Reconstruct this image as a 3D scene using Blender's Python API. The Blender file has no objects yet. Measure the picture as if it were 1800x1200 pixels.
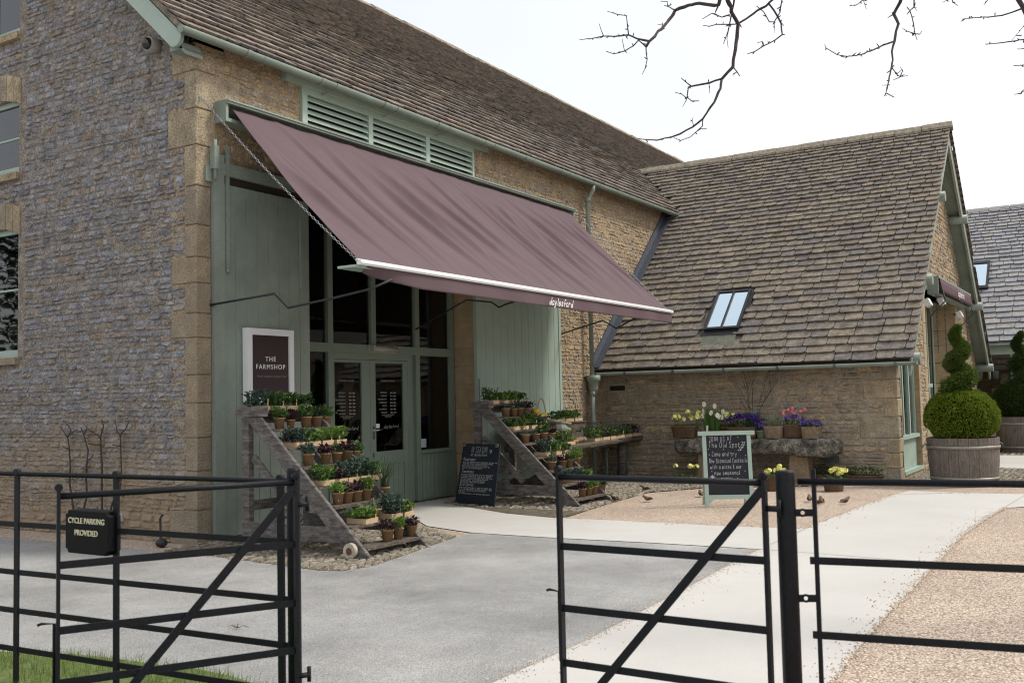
import bpy, math, random
from mathutils import Vector, Matrix, noise
rnd = random.Random(7)
S = bpy.context.scene
COL = S.collection
R = math.radians

# ------------------------------------------------------------------ camera, sky, sun, exposure
F, PITCH, ROLL, YAW = 1735.58, .05778, -.02205, .556825
CP = Vector((-7.298, -8.589, 1.5))
fw = Vector((math.cos(PITCH)*math.cos(YAW), math.cos(PITCH)*math.sin(YAW), math.sin(PITCH)))
_r = fw.cross(Vector((0, 0, 1))).normalized(); _u = _r.cross(fw)
RT = _r*math.cos(ROLL)+_u*math.sin(ROLL); UP = _u*math.cos(ROLL)-_r*math.sin(ROLL)
cd = bpy.data.cameras.new('camera'); cam = bpy.data.objects.new('camera', cd); COL.objects.link(cam)
M = Matrix((RT, UP, -fw)).transposed().to_4x4(); M.translation = CP; cam.matrix_world = M
cd.sensor_width = 36; cd.lens = F/1800*36; cd.clip_end = 2000; cd.clip_start = .05
cd.dof.use_dof = True; cd.dof.focus_distance = 13.5; cd.dof.aperture_fstop = 5.0
S.camera = cam
SUN_EL, SUN_AZ = R(50), math.atan2(-.82, .57)      # direction towards the sun
w = bpy.data.worlds.new('World'); S.world = w; w.use_nodes = True
nt = w.node_tree; nt.nodes.clear()
sky = nt.nodes.new('ShaderNodeTexSky'); sky.sky_type = 'NISHITA'; sky.sun_disc = False
sky.sun_elevation = SUN_EL; sky.sun_rotation = math.pi/2-SUN_AZ; sky.dust_density = 4; sky.air_density = 1
bgs = nt.nodes.new('ShaderNodeBackground'); bgs.inputs[1].default_value = .05
nt.links.new(sky.outputs[0], bgs.inputs[0])
tc = nt.nodes.new('ShaderNodeTexCoord'); nz = nt.nodes.new('ShaderNodeTexNoise'); nz.inputs['Scale'].default_value = 2.2
nz.inputs['Detail'].default_value = 5
cr = nt.nodes.new('ShaderNodeValToRGB')
cr.color_ramp.elements[0].position = .35; cr.color_ramp.elements[0].color = (.90, .92, .96, 1)
cr.color_ramp.elements[1].position = .6; cr.color_ramp.elements[1].color = (1, 1, 1, 1)
bgc = nt.nodes.new('ShaderNodeBackground'); bgc.inputs[1].default_value = .80
add = nt.nodes.new('ShaderNodeAddShader'); wo = nt.nodes.new('ShaderNodeOutputWorld')
nt.links.new(tc.outputs['Generated'], nz.inputs['Vector']); nt.links.new(nz.outputs[0], cr.inputs[0])
nt.links.new(cr.outputs[0], bgc.inputs[0]); nt.links.new(bgs.outputs[0], add.inputs[0]); nt.links.new(bgc.outputs[0], add.inputs[1])
nt.links.new(add.outputs[0], wo.inputs[0])
sl = bpy.data.lights.new('sun', 'SUN'); sl.energy = 2.3; sl.angle = R(9); sl.color = (1, .95, .87)
so = bpy.data.objects.new('sun', sl); COL.objects.link(so)
sd = Vector((math.cos(SUN_EL)*math.cos(SUN_AZ), math.cos(SUN_EL)*math.sin(SUN_AZ), math.sin(SUN_EL)))
so.rotation_euler = sd.to_track_quat('Z', 'Y').to_euler(); so.location = (0, 0, 30)
S.view_settings.view_transform = 'Standard'; S.view_settings.look = 'None'; S.view_settings.gamma = 1
S.view_settings.exposure = .17
S.cycles.filter_width = 1.1

# ------------------------------------------------------------------ measuring the place off the photograph
def ray(px, py): return fw*F+RT*(px-900)-UP*(py-600)
def P(px, py, ax, v):                      # where that line of sight meets the plane axis = v
    d = ray(px, py); t = (v-CP[ax])/d[ax]; return CP+d*t
def G(px, py, z=0): return P(px, py, 2, z)
def D(px, py, dep): return CP+ray(px, py)*(dep/F)

# ------------------------------------------------------------------ materials
def mat(name, base, rough=.7, var=.12, scale=6., bump=.3, bscale=60., isl=None, islv=0., metal=0., cols=None,
        stretch=(1, 1, 1), bdist=.01, spec=.4, cols_pos=None, detail=6, zfade=None, coat=0, trans=0):
    m = bpy.data.materials.new(name); m.use_nodes = True; t = m.node_tree; N = t.nodes; L = t.links
    b = N['Principled BSDF']; b.inputs['Roughness'].default_value = rough; b.inputs['Metallic'].default_value = metal
    b.inputs['Specular IOR Level'].default_value = spec
    if coat: b.inputs['Coat Weight'].default_value = coat
    tc = N.new('ShaderNodeTexCoord'); mp = N.new('ShaderNodeMapping'); mp.inputs['Scale'].default_value = stretch
    L.new(tc.outputs['Object'], mp.inputs[0])
    n1 = N.new('ShaderNodeTexNoise'); n1.inputs['Scale'].default_value = scale; n1.inputs['Detail'].default_value = detail
    n1.inputs['Roughness'].default_value = .65; L.new(mp.outputs[0], n1.inputs['Vector'])
    if isl or cols:
        rp = N.new('ShaderNodeValToRGB'); el = rp.color_ramp.elements; cl = isl or cols
        while len(el) < len(cl): el.new(.5)
        for i, c in enumerate(cl):
            el[i].position = (cols_pos[i] if cols_pos else i/(len(cl)-1)); el[i].color = (*c, 1)
        if isl:
            g = N.new('ShaderNodeNewGeometry'); L.new(g.outputs['Random Per Island'], rp.inputs[0])
        else: L.new(n1.outputs[0], rp.inputs[0])
        csrc = rp.outputs[0]
    else:
        rg = N.new('ShaderNodeRGB'); rg.outputs[0].default_value = (*base, 1); csrc = rg.outputs[0]
    mr = N.new('ShaderNodeMapRange'); mr.inputs[1].default_value = .3; mr.inputs[2].default_value = .7
    mr.inputs[3].default_value = 1-var; mr.inputs[4].default_value = 1+var; L.new(n1.outputs[0], mr.inputs[0])
    mx = N.new('ShaderNodeMix'); mx.data_type = 'RGBA'; mx.blend_type = 'MULTIPLY'; mx.inputs[0].default_value = 1
    L.new(csrc, mx.inputs[6]); L.new(mr.outputs[0], mx.inputs[7]); out = mx.outputs[2]
    n3 = N.new('ShaderNodeTexNoise'); n3.inputs['Scale'].default_value = bscale; n3.inputs['Detail'].default_value = 4
    L.new(mp.outputs[0], n3.inputs['Vector'])
    if var > .0:
        m2 = N.new('ShaderNodeMapRange'); m2.inputs[1].default_value = .3; m2.inputs[2].default_value = .7
        m2.inputs[3].default_value = 1-var*.9; m2.inputs[4].default_value = 1+var*.9; L.new(n3.outputs[0], m2.inputs[0])
        mx2 = N.new('ShaderNodeMix'); mx2.data_type = 'RGBA'; mx2.blend_type = 'MULTIPLY'; mx2.inputs[0].default_value = 1
        L.new(out, mx2.inputs[6]); L.new(m2.outputs[0], mx2.inputs[7]); out = mx2.outputs[2]
    if zfade:   # (colour, z0, z1, amount): a second stone colour low on the wall / in patches
        sp = N.new('ShaderNodeSeparateXYZ'); L.new(tc.outputs['Object'], sp.inputs[0])
        n4 = N.new('ShaderNodeTexNoise'); n4.inputs['Scale'].default_value = 1.3; n4.inputs['Detail'].default_value = 5; L.new(tc.outputs['Object'], n4.inputs['Vector'])
        ma = N.new('ShaderNodeMath'); ma.operation = 'MULTIPLY_ADD'; L.new(n4.outputs[0], ma.inputs[0]); ma.inputs[1].default_value = -2.6
        L.new(sp.outputs[2], ma.inputs[2])
        mz = N.new('ShaderNodeMapRange'); L.new(ma.outputs[0], mz.inputs[0]); mz.inputs[1].default_value = zfade[1]-1.3; mz.inputs[2].default_value = zfade[2]-1.3
        mz.inputs[3].default_value = zfade[3]; mz.inputs[4].default_value = 0
        m5 = N.new('ShaderNodeMix'); m5.data_type = 'RGBA'; L.new(mz.outputs[0], m5.inputs[0]); L.new(out, m5.inputs[6]); m5.inputs[7].default_value = (*zfade[0], 1)
        out = m5.outputs[2]
    L.new(out, b.inputs['Base Color'])
    if bump:
        bp = N.new('ShaderNodeBump'); bp.inputs['Strength'].default_value = bump; bp.inputs['Distance'].default_value = bdist
        L.new(n3.outputs[0], bp.inputs['Height']); L.new(bp.outputs[0], b.inputs['Normal'])
    if trans:
        tr = N.new('ShaderNodeBsdfTranslucent'); ms = N.new('ShaderNodeMixShader'); ms.inputs[0].default_value = trans
        L.new(out, tr.inputs[0]); L.new(b.outputs[0], ms.inputs[1]); L.new(tr.outputs[0], ms.inputs[2])
        L.new(ms.outputs[0], N['Material Output'].inputs[0])
    return m

def glass_mat(name, tint, refl=.9, dirt=0):
    m = bpy.data.materials.new(name); m.use_nodes = True; t = m.node_tree; N = t.nodes; L = t.links
    N.remove(N['Principled BSDF'])
    tr = N.new('ShaderNodeBsdfTransparent'); tr.inputs[0].default_value = (*tint, 1)
    gl = N.new('ShaderNodeBsdfGlossy'); gl.inputs['Roughness'].default_value = .02
    fr = N.new('ShaderNodeFresnel'); fr.inputs[0].default_value = 1.5
    nz = N.new('ShaderNodeTexNoise'); nz.inputs['Scale'].default_value = 1.5
    bp = N.new('ShaderNodeBump'); bp.inputs['Strength'].default_value = .06; bp.inputs['Distance'].default_value = .05
    L.new(nz.outputs[0], bp.inputs['Height']); L.new(bp.outputs[0], gl.inputs['Normal'])
    ml = N.new('ShaderNodeMath'); ml.operation = 'MULTIPLY'; ml.inputs[1].default_value = refl*1.6; ml.use_clamp = True
    L.new(fr.outputs[0], ml.inputs[0])
    mi = N.new('ShaderNodeMixShader'); L.new(ml.outputs[0], mi.inputs[0]); L.new(tr.outputs[0], mi.inputs[1]); L.new(gl.outputs[0], mi.inputs[2])
    L.new(mi.outputs[0], N['Material Output'].inputs[0]); return m

def pebble_mat(name, cols, sc, bump=.8, mot=1.):
    m = bpy.data.materials.new(name); m.use_nodes = True; t = m.node_tree; N = t.nodes; L = t.links
    b = N['Principled BSDF']; b.inputs['Roughness'].default_value = .85
    tc = N.new('ShaderNodeTexCoord'); v = N.new('ShaderNodeTexVoronoi'); v.inputs['Scale'].default_value = sc
    L.new(tc.outputs['Object'], v.inputs['Vector'])
    sp = N.new('ShaderNodeSeparateColor'); L.new(v.outputs['Color'], sp.inputs[0])
    rp = N.new('ShaderNodeValToRGB'); el = rp.color_ramp.elements
    while len(el) < len(cols): el.new(.5)
    for i, c in enumerate(cols): el[i].position = i/(len(cols)-1); el[i].color = (*c, 1)
    L.new(sp.outputs[0], rp.inputs[0])
    n = N.new('ShaderNodeTexNoise'); n.inputs['Scale'].default_value = .9; n.inputs['Detail'].default_value = 6; L.new(tc.outputs['Object'], n.inputs['Vector'])
    mr = N.new('ShaderNodeMapRange'); mr.inputs[1].default_value = .3; mr.inputs[2].default_value = .7; mr.inputs[3].default_value = 1-.15*mot; mr.inputs[4].default_value = 1+.10*mot; n.inputs['Scale'].default_value = .9 if mot < 2 else .55; n.inputs['Detail'].default_value = 12; n.inputs['Roughness'].default_value = .62 if mot < 2 else .72
    L.new(n.outputs[0], mr.inputs[0])
    dd = N.new('ShaderNodeMapRange'); dd.inputs[1].default_value = .25; dd.inputs[2].default_value = .75; dd.inputs[3].default_value = 1.1; dd.inputs[4].default_value = .55
    L.new(v.outputs['Distance'], dd.inputs[0])
    mm = N.new('ShaderNodeMath'); mm.operation = 'MULTIPLY'; L.new(mr.outputs[0], mm.inputs[0]); L.new(dd.outputs[0], mm.inputs[1])
    mx = N.new('ShaderNodeMix'); mx.data_type = 'RGBA'; mx.blend_type = 'MULTIPLY'; mx.inputs[0].default_value = 1
    L.new(rp.outputs[0], mx.inputs[6]); L.new(mm.outputs[0], mx.inputs[7]); L.new(mx.outputs[2], b.inputs['Base Color'])
    bp = N.new('ShaderNodeBump'); bp.inputs['Strength'].default_value = bump; bp.inputs['Distance'].default_value = .008; bp.invert = True
    L.new(v.outputs['Distance'], bp.inputs['Height']); L.new(bp.outputs[0], b.inputs['Normal'])
    return m

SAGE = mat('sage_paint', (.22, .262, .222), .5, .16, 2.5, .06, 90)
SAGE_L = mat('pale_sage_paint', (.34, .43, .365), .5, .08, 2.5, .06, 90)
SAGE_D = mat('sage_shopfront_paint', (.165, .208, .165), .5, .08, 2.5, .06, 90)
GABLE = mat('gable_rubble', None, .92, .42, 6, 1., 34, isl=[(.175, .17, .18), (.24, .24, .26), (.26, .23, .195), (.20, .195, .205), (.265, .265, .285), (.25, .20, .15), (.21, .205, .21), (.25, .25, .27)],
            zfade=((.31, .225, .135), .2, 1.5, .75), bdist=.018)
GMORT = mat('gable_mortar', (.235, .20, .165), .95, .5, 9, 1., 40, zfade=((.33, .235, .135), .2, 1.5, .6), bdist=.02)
FSTONE = mat('facade_rubble', None, .92, .42, 5, 1., 28, isl=[(.34, .26, .165), (.29, .225, .15), (.26, .235, .21), (.37, .28, .17), (.31, .24, .155), (.32, .25, .165), (.265, .235, .20), (.36, .275, .17), (.33, .25, .16)], bdist=.022)
FMORT = mat('facade_mortar', (.33, .25, .16), .95, .32, 9, 1., 36, bdist=.022)
WSTONE = mat('coursed_stone', None, .92, .34, 7, .9, 30, isl=[(.30, .235, .16), (.37, .285, .185), (.25, .215, .17), (.42, .31, .19), (.30, .25, .19), (.35, .28, .19)], bdist=.016)
WMORT = mat('grey_mortar', (.32, .275, .215), .95, .25, 8, .7, 40, bdist=.012)
QUOIN = mat('dressed_limestone', None, .92, .42, 4, 1., 45, isl=[(.36, .285, .185), (.29, .245, .18), (.40, .31, .195), (.33, .27, .185), (.27, .23, .175)], bdist=.02, zfade=((.22, .175, .125), 3.4, 4.6, .6))
JAMB = mat('warm_ashlar', None, .9, .2, 5, .35, 60, isl=[(.33, .245, .14), (.40, .30, .175), (.30, .235, .15), (.37, .285, .175)])
TILE = mat('stone_roof_tile', None, .93, .45, 7, .9, 50, isl=[(.165, .14, .115), (.195, .165, .13), (.14, .125, .115), (.215, .178, .132), (.18, .155, .125), (.225, .188, .138), (.155, .14, .13), (.19, .16, .125)], zfade=((.135, .125, .115), 3.0, 5.6, .0))
TILE2 = mat('barn_roof_tile', None, .93, .42, 6, .9, 50, isl=[(.165, .14, .12), (.21, .175, .145), (.14, .125, .115), (.23, .19, .15), (.185, .16, .135), (.15, .135, .125)])
SLATE = mat('blue_grey_slate', None, .6, .25, 8, .5, 50, isl=[(.22, .225, .24), (.30, .30, .31), (.18, .185, .20), (.33, .31, .28), (.26, .265, .28)])
RIDGE = mat('ridge_stone', (.25, .215, .16), .95, .4, 12, .7, 40)
LEAD = mat('lead_flashing', (.09, .10, .125), .5, .15, 6, .2, 40, metal=.3)
CANVAS = mat('mauve_canvas', (.112, .074, .083), .85, .05, 3, .06, 240)
CANVAS_D = mat('dark_mauve_canvas', (.085, .045, .052), .85, .05, 3, .06, 240)
WHITE = mat('white_paint', (.72, .73, .73), .35, .03, 4, .02, 60)
ALU = mat('white_aluminium', (.74, .76, .76), .35, .03, 4, .0, 60, spec=.6)
PLUM = mat('plum_signboard', (.030, .014, .017), .45, .06, 3, .02, 60)
BLACK = mat('black_gate_paint', (.0065, .0075, .0105), .48, .25, 14, .25, 90, spec=.22)
SIGNB = mat('black_sign_paint', (.004, .005, .0055), .5, .1, 8, .05, 60, spec=.15)
CREAM = mat('cream_lettering', (.75, .70, .50), .6, .02, 4, 0)
LETW = mat('white_lettering', (.80, .80, .80), .6, .02, 4, 0)
LETD = mat('grey_window_lettering', (.20, .20, .19), .6, .02, 4, 0)
LETD2 = mat('window_vinyl_lettering', (.36, .36, .35), .6, .02, 4, 0)
CHALK = mat('chalk', (.62, .63, .62), .9, .25, 40, 0)
SLAB = mat('chalkboard_black', (.014, .016, .022), .75, .35, 5, .05, 80)
SLAB2 = mat('chalkboard_blue', (.012, .017, .028), .75, .35, 5, .05, 80)
OLDWOOD = mat('weathered_timber', (.125, .11, .10), .88, .35, 5, .7, 30, stretch=(1.5, 1.5, 6), cols=[(.075, .066, .06), (.12, .108, .10), (.165, .15, .137)], cols_pos=(.3, .5, .72))
SHELFW = mat('shelf_board', (.10, .08, .062), .88, .3, 6, .5, 40, stretch=(3, 10, 10), cols=[(.055, .042, .034), (.10, .08, .062), (.17, .14, .11)], cols_pos=(.3, .5, .72))
PUNNET = mat('pale_poplar_wood', (.52, .375, .225), .7, .1, 10, .1, 60)
PEG = mat('plant_label_wood', (.62, .47, .26), .7, .05, 10, 0)
FIBRE = mat('brown_fibre_pot', (.27, .165, .082), .9, .16, 12, .35, 120)
SOIL = mat('compost', (.025, .018, .012), .95, .3, 40, .8, 80)
WICK = mat('brown_wicker', (.12, .075, .042), .8, .3, 18, .4, 80)
WICKP = mat('pale_wicker', (.24, .18, .12), .8, .3, 18, .4, 80)
CANE = mat('cane_handle', (.42, .31, .18), .7, .1, 12, .1, 60)
ZINC = mat('zinc_bucket', (.13, .155, .18), .45, .15, 8, .1, 40, metal=.3)
TROUGH = mat('lichened_grey_stone', (.17, .155, .13), .95, .5, 7, 1.2, 32, cols=[(.07, .062, .052), (.16, .145, .12), (.30, .28, .25)], cols_pos=(.33, .52, .72), bdist=.03)
PED = mat('pedestal_stone', (.27, .195, .12), .9, .25, 6, .6, 40)
BARREL = mat('oak_barrel_staves', None, .85, .3, 10, .6, 40, isl=[(.125, .105, .09), (.165, .14, .12), (.14, .12, .10), (.185, .16, .135)], stretch=(3, 3, .5))
HOOP = mat('galvanised_hoop', (.30, .27, .235), .5, .2, 9, .1, 40, metal=.4)
IRON = mat('wrought_iron', (.022, .022, .024), .55, .2, 12, .2, 60)
STEEL = mat('steel_chain', (.27, .28, .29), .4, .1, 10, 0, 60, metal=.6)
CHROME = mat('chrome', (.7, .7, .7), .2, .02, 5, 0, 40, metal=1)
BARK = mat('branch_bark', (.060, .045, .042), .9, .3, 20, .4, 80)
BARKG = mat('trunk_bark', (.10, .085, .06), .95, .35, 9, 1., 25)
ASPH = pebble_mat('asphalt', [(.32, .318, .305), (.375, .37, .355), (.43, .425, .405), (.345, .34, .325)], 110, .35, 3.)
CONC = mat('pale_concrete', (.505, .49, .455), .85, .075, .7, .15, 150, detail=12)
GRAV = pebble_mat('golden_gravel', [(.50, .365, .255), (.70, .58, .455), (.33, .235, .17), (.77, .67, .56), (.57, .435, .32), (.25, .185, .135), (.73, .555, .42)], 78, .8)
PEB = mat('loose_pebble', None, .8, .1, 20, 0, isl=[(.58, .44, .31), (.72, .60, .47), (.40, .29, .21), (.78, .68, .56), (.52, .39, .28)])
COB = mat('pitched_cobble', None, .9, .3, 14, .7, 50, isl=[(.20, .175, .13), (.26, .225, .17), (.16, .14, .11), (.30, .265, .205), (.13, .118, .092)])
CBED = mat('mossy_joint', (.10, .095, .06), .95, .4, 10, .6, 50, cols=[(.05, .055, .03), (.12, .10, .07), (.16, .135, .095)])
TURF = mat('turf_soil', (.11, .14, .045), .95, .3, 8, .5, 50)
GRASS = mat('grass_blades', None, .7, .15, 5, 0, isl=[(.14, .22, .04), (.20, .30, .06), (.10, .17, .03), (.30, .33, .12)], trans=.25)
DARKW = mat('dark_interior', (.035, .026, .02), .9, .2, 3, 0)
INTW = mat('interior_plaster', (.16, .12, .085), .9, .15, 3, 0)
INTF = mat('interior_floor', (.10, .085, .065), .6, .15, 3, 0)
BOXW = mat('cardboard_white', (.62, .60, .56), .8, .06, 3, 0)
NAVY = mat('navy_banner', (.010, .012, .045), .8, .05, 3, 0)
GLASS = glass_mat('shop_glass', (.72, .75, .72), .9)
GLASSW = glass_mat('window_glass', (.12, .13, .14), 1.1)
SKYG = glass_mat('skylight_glass', (.35, .42, .45), 12); SKYG.node_tree.nodes['Glossy BSDF'].inputs[0].default_value = (.62, .74, .80, 1)
BLKF = mat('black_frame', (.018, .018, .02), .45, .1, 8, 0)
CAMW = mat('camera_housing', (.30, .29, .26), .4, .03, 8, 0)
def leafm(name, cols, tr=.2): return mat(name, None, .55, .12, 25, 0, isl=cols, trans=tr)
LF = {
 'green': leafm('leaf_green', [(.055, .12, .025), (.09, .17, .035), (.04, .09, .02), (.12, .20, .05)]),
 'light': leafm('leaf_lime', [(.13, .22, .045), (.17, .27, .06), (.09, .17, .035)]),
 'kale': leafm('leaf_blue_green', [(.045, .085, .06), (.07, .115, .085), (.03, .06, .045), (.10, .14, .11)]),
 'purple': leafm('leaf_purple', [(.045, .014, .03), (.075, .02, .04), (.03, .012, .02), (.04, .05, .025)]),
 'dark': leafm('leaf_dark', [(.03, .06, .022), (.045, .085, .028), (.02, .045, .018)]),
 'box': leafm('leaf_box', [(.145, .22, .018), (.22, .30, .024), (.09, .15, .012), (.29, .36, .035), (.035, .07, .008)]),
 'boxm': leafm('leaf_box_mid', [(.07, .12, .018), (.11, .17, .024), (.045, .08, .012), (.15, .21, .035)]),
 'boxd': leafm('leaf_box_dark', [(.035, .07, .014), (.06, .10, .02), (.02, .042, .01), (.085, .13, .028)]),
}
FLW = {'yellow': mat('petal_yellow', (.82, .80, .26), .6, .08, 30, 0), 'white': mat('petal_white', (.82, .80, .68), .6, .05, 30, 0),
       'violet': mat('petal_violet', (.055, .022, .20), .6, .3, 30, 0), 'blue': mat('petal_blue', (.12, .08, .38), .6, .3, 30, 0),
       'pink': mat('petal_pink', (.75, .24, .30), .6, .15, 30, 0), 'orange': mat('petal_centre', (.60, .30, .03), .6, .1, 30, 0)}

# ------------------------------------------------------------------ mesh helpers
class MB:
    def __init__(s): s.v = []; s.f = []; s.sm = []
    def add(s, vs, fs, smooth=False):
        o = len(s.v); s.v += [tuple(x) for x in vs]
        for f in fs: s.f.append([i+o for i in f]); s.sm.append(smooth)
        return s
    def hexa(s, p):   # 8 points: bottom ring 0-3, top ring 4-7
        return s.add(p, [(0, 3, 2, 1), (4, 5, 6, 7), (0, 1, 5, 4), (1, 2, 6, 5), (2, 3, 7, 6), (3, 0, 4, 7)])
    def box(s, a, b):
        x0, y0, z0 = [min(a[i], b[i]) for i in range(3)]; x1, y1, z1 = [max(a[i], b[i]) for i in range(3)]
        return s.hexa([(x0, y0, z0), (x1, y0, z0), (x1, y1, z0), (x0, y1, z0), (x0, y0, z1), (x1, y0, z1), (x1, y1, z1), (x0, y1, z1)])
    def obox(s, c, X, Y, Z, sx, sy, sz):
        c = Vector(c); X = Vector(X)*sx/2; Y = Vector(Y)*sy/2; Z = Vector(Z)*sz/2
        return s.hexa([c-X-Y-Z, c+X-Y-Z, c+X+Y-Z, c-X+Y-Z, c-X-Y+Z, c+X-Y+Z, c+X+Y+Z, c-X+Y+Z])
    def bar(s, a, b, w, h, up=(0, 0, 1)):
        a = Vector(a); b = Vector(b); d = (b-a).normalized(); u = Vector(up)
        if abs(d.dot(u)) > .98: u = Vector((1, 0, 0))
        x = d.cross(u).normalized(); u = x.cross(d)
        return s.obox((a+b)/2, d, x, u, (b-a).length, w, h)
    def tube(s, pts, rad, n=8, caps=True, closed=False):
        pts = [Vector(p) for p in pts]; m = len(pts)
        if not hasattr(rad, '__len__'): rad = [rad]*m
        prev = None; o = len(s.v)
        for i, p in enumerate(pts):
            if closed: d = pts[(i+1) % m]-pts[i-1]
            else: d = pts[min(i+1, m-1)]-pts[max(i-1, 0)]
            if d.length < 1e-9: d = Vector((0, 0, 1))
            d.normalize()
            if prev is None:
                prev = Vector((0, 0, 1)) if abs(d.z) < .9 else Vector((1, 0, 0))
            x = d.cross(prev)
            if x.length < 1e-6: x = d.orthogonal()
            x.normalize(); y = x.cross(d); prev = y
            for k in range(n):
                a = 2*math.pi*k/n; s.v.append(tuple(p+(x*math.cos(a)+y*math.sin(a))*rad[i]))
        for i in range(m if closed else m-1):
            j = (i+1) % m
            for k in range(n):
                k2 = (k+1) % n; s.f.append([o+i*n+k, o+i*n+k2, o+j*n+k2, o+j*n+k]); s.sm.append(True)
        if caps and not closed:
            s.f.append([o+k for k in range(n)][::-1]); s.sm.append(False)
            s.f.append([o+(m-1)*n+k for k in range(n)]); s.sm.append(False)
        return s
    def lathe(s, prof, c=(0, 0, 0), n=20, sx=1, sy=1, smooth=True, cap=True):
        o = len(s.v)
        for r, z in prof:
            for k in range(n):
                a = 2*math.pi*k/n; s.v.append((c[0]+r*sx*math.cos(a), c[1]+r*sy*math.sin(a), c[2]+z))
        for i in range(len(prof)-1):
            for k in range(n):
                k2 = (k+1) % n; s.f.append([o+i*n+k, o+i*n+k2, o+(i+1)*n+k2, o+(i+1)*n+k]); s.sm.append(smooth)
        if cap:
            s.f.append([o+k for k in range(n)][::-1]); s.sm.append(False)
            s.f.append([o+(len(prof)-1)*n+k for k in range(n)]); s.sm.append(False)
        return s
    def ball(s, c, r, n=10, m=7, sc=(1, 1, 1), jit=0):
        pr = []
        o = len(s.v)
        for i in range(m+1):
            t = math.pi*i/m
            for k in range(n):
                a = 2*math.pi*k/n; q = Vector((math.sin(t)*math.cos(a), math.sin(t)*math.sin(a), -math.cos(t)))
                rr = r*(1+(jit*noise.noise(q*2+Vector(c)*7) if jit else 0))
                s.v.append((c[0]+q.x*rr*sc[0], c[1]+q.y*rr*sc[1], c[2]+q.z*rr*sc[2]))
        for i in range(m):
            for k in range(n):
                k2 = (k+1) % n; s.f.append([o+i*n+k, o+i*n+k2, o+(i+1)*n+k2, o+(i+1)*n+k]); s.sm.append(True)
        return s
    def prism(s, poly, ext):    # poly: list of 3-D points, ext: vector
        n = len(poly); e = Vector(ext); a = [Vector(p) for p in poly]
        return s.add(a+[p+e for p in a], [list(range(n))[::-1], [n+i for i in range(n)]]+[(i, (i+1) % n, n+(i+1) % n, n+i) for i in range(n)])
    def leaf(s, b, d, L, W, curl=.3, fold=.25):
        b = Vector(b); d = Vector(d).normalized(); x = d.cross(Vector((0, 0, 1)))
        if x.length < .01: x = Vector((1, 0, 0))
        x.normalize(); n = x.cross(d)
        m = b+d*L*.5; t = b+d*L-Vector((0, 0, 1))*L*curl
        s.add([b, m-x*W/2+n*W*fold, m, m+x*W/2+n*W*fold, t], [(0, 1, 2), (0, 2, 3), (1, 4, 2), (2, 4, 3)])
        return s
    def build(s, name, m, parent=None, W=False):
        me = bpy.data.meshes.new(name)
        off = Vector((0, 0, 0))
        if W and parent is not None: off = WL(parent)
        me.from_pydata([(x-off.x, y-off.y, z-off.z) for x, y, z in s.v], [], s.f)
        me.polygons.foreach_set('use_smooth', s.sm)
        me.materials.append(m); me.update()
        o = bpy.data.objects.new(name, me); COL.objects.link(o)
        if parent is not None: o.parent = parent
        return o
def WL(o):
    v = Vector(o.location)
    while o.parent: o = o.parent; v = v+Vector(o.location)
    return v
def tag(o, label, cat, group=None):
    o['label'] = label; o['category'] = cat
    if group: o['group'] = group
    return o
def thing(name, label, cat, loc=(0, 0, 0), rz=0, group=None):
    o = bpy.data.objects.new(name, None); COL.objects.link(o); o.location = loc; o.rotation_euler = (0, 0, rz)
    o.empty_display_size = .2
    return tag(o, label, cat, group)
def struct(mb, name, m):
    o = mb.build(name, m); o['kind'] = 'structure'; return o
def text(s_, body, origin, U, V, size, m, name, parent, align='CENTER', ext=.0015, spacing=1, bold=0):
    c = bpy.data.curves.new(name, 'FONT'); c.body = body; c.size = size; c.extrude = ext; c.align_x = align; c.space_character = spacing
    if bold: c.offset = bold
    o = bpy.data.objects.new(name, c); COL.objects.link(o); c.materials.append(m)
    U = Vector(U).normalized(); V = Vector(V).normalized(); Nn = U.cross(V)
    Mx = Matrix((U, V, Nn)).transposed().to_4x4(); Mx.translation = Vector(origin)-(WL(parent) if parent else Vector())
    dg = bpy.context.evaluated_depsgraph_get(); me = bpy.data.meshes.new_from_object(o.evaluated_get(dg)); me.transform(Mx)
    bpy.data.objects.remove(o); o2 = bpy.data.objects.new(name, me); COL.objects.link(o2)
    if parent: o2.parent = parent
    return o2

# single-stroke handwriting: digit pairs x y, baseline 2, x-height 6, capitals 9
HW = {'a': '4626151322324446 464352', 'b': '1912 1426364543322213', 'c': '45362615132232 3243', 'd': '4435251413223344 4942', 'e': '14444536261513223243',
 'f': '48392822 1545', 'g': '46261514233345 4641302011', 'h': '1912 1426364542', 'i': '2622 2728', 'j': '36312010 3738', 'k': '1912 461442', 'l': '292332',
 'm': '0602 05162522 25364542', 'n': '1612 1526364542', 'o': '261513223243453626', 'p': '1610 1526364543322213', 'q': '46261513223243 464051', 'r': '1612 14263645',
 's': '45362615243443322213', 't': '28233242 1646', 'u': '1613223243 4642', 'v': '163246', 'w': '0612253246', 'x': '1642 4612', 'y': '162333 463110', 'z': '16461242',
 '&': '421829381322324 4', 'A': '022942 1535', 'B': '12193948461646434212 1616', 'C': '48392918131222324 343', 'D': '1219294744433212', 'E': '49191242 1535', 'F': '491912 1535',
 'G': '4839291813223243 4535', 'H': '1912 4942 1545', 'I': '2922', 'J': '49433222 1949', 'K': '1912 491542', 'L': '191242', 'M': '0209254942', 'N': '12194249', 'O': '2918132232434839 3929',
 'P': '12193948463515', 'R': '12193948463515 3542', 'S': '48392918263543322213', 'T': '1949 2922', 'U': '1913223243 4349', 'V': '192249', 'W': '0912263249', 'Y': '192549 2522', 'Z': '19491242',
 "'": '2927', ',': '2221', '.': '2223', '-': '1444', '<': '2212053637 3746353 6', '*': '2726 1537 3517', ' ': ''}

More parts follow.
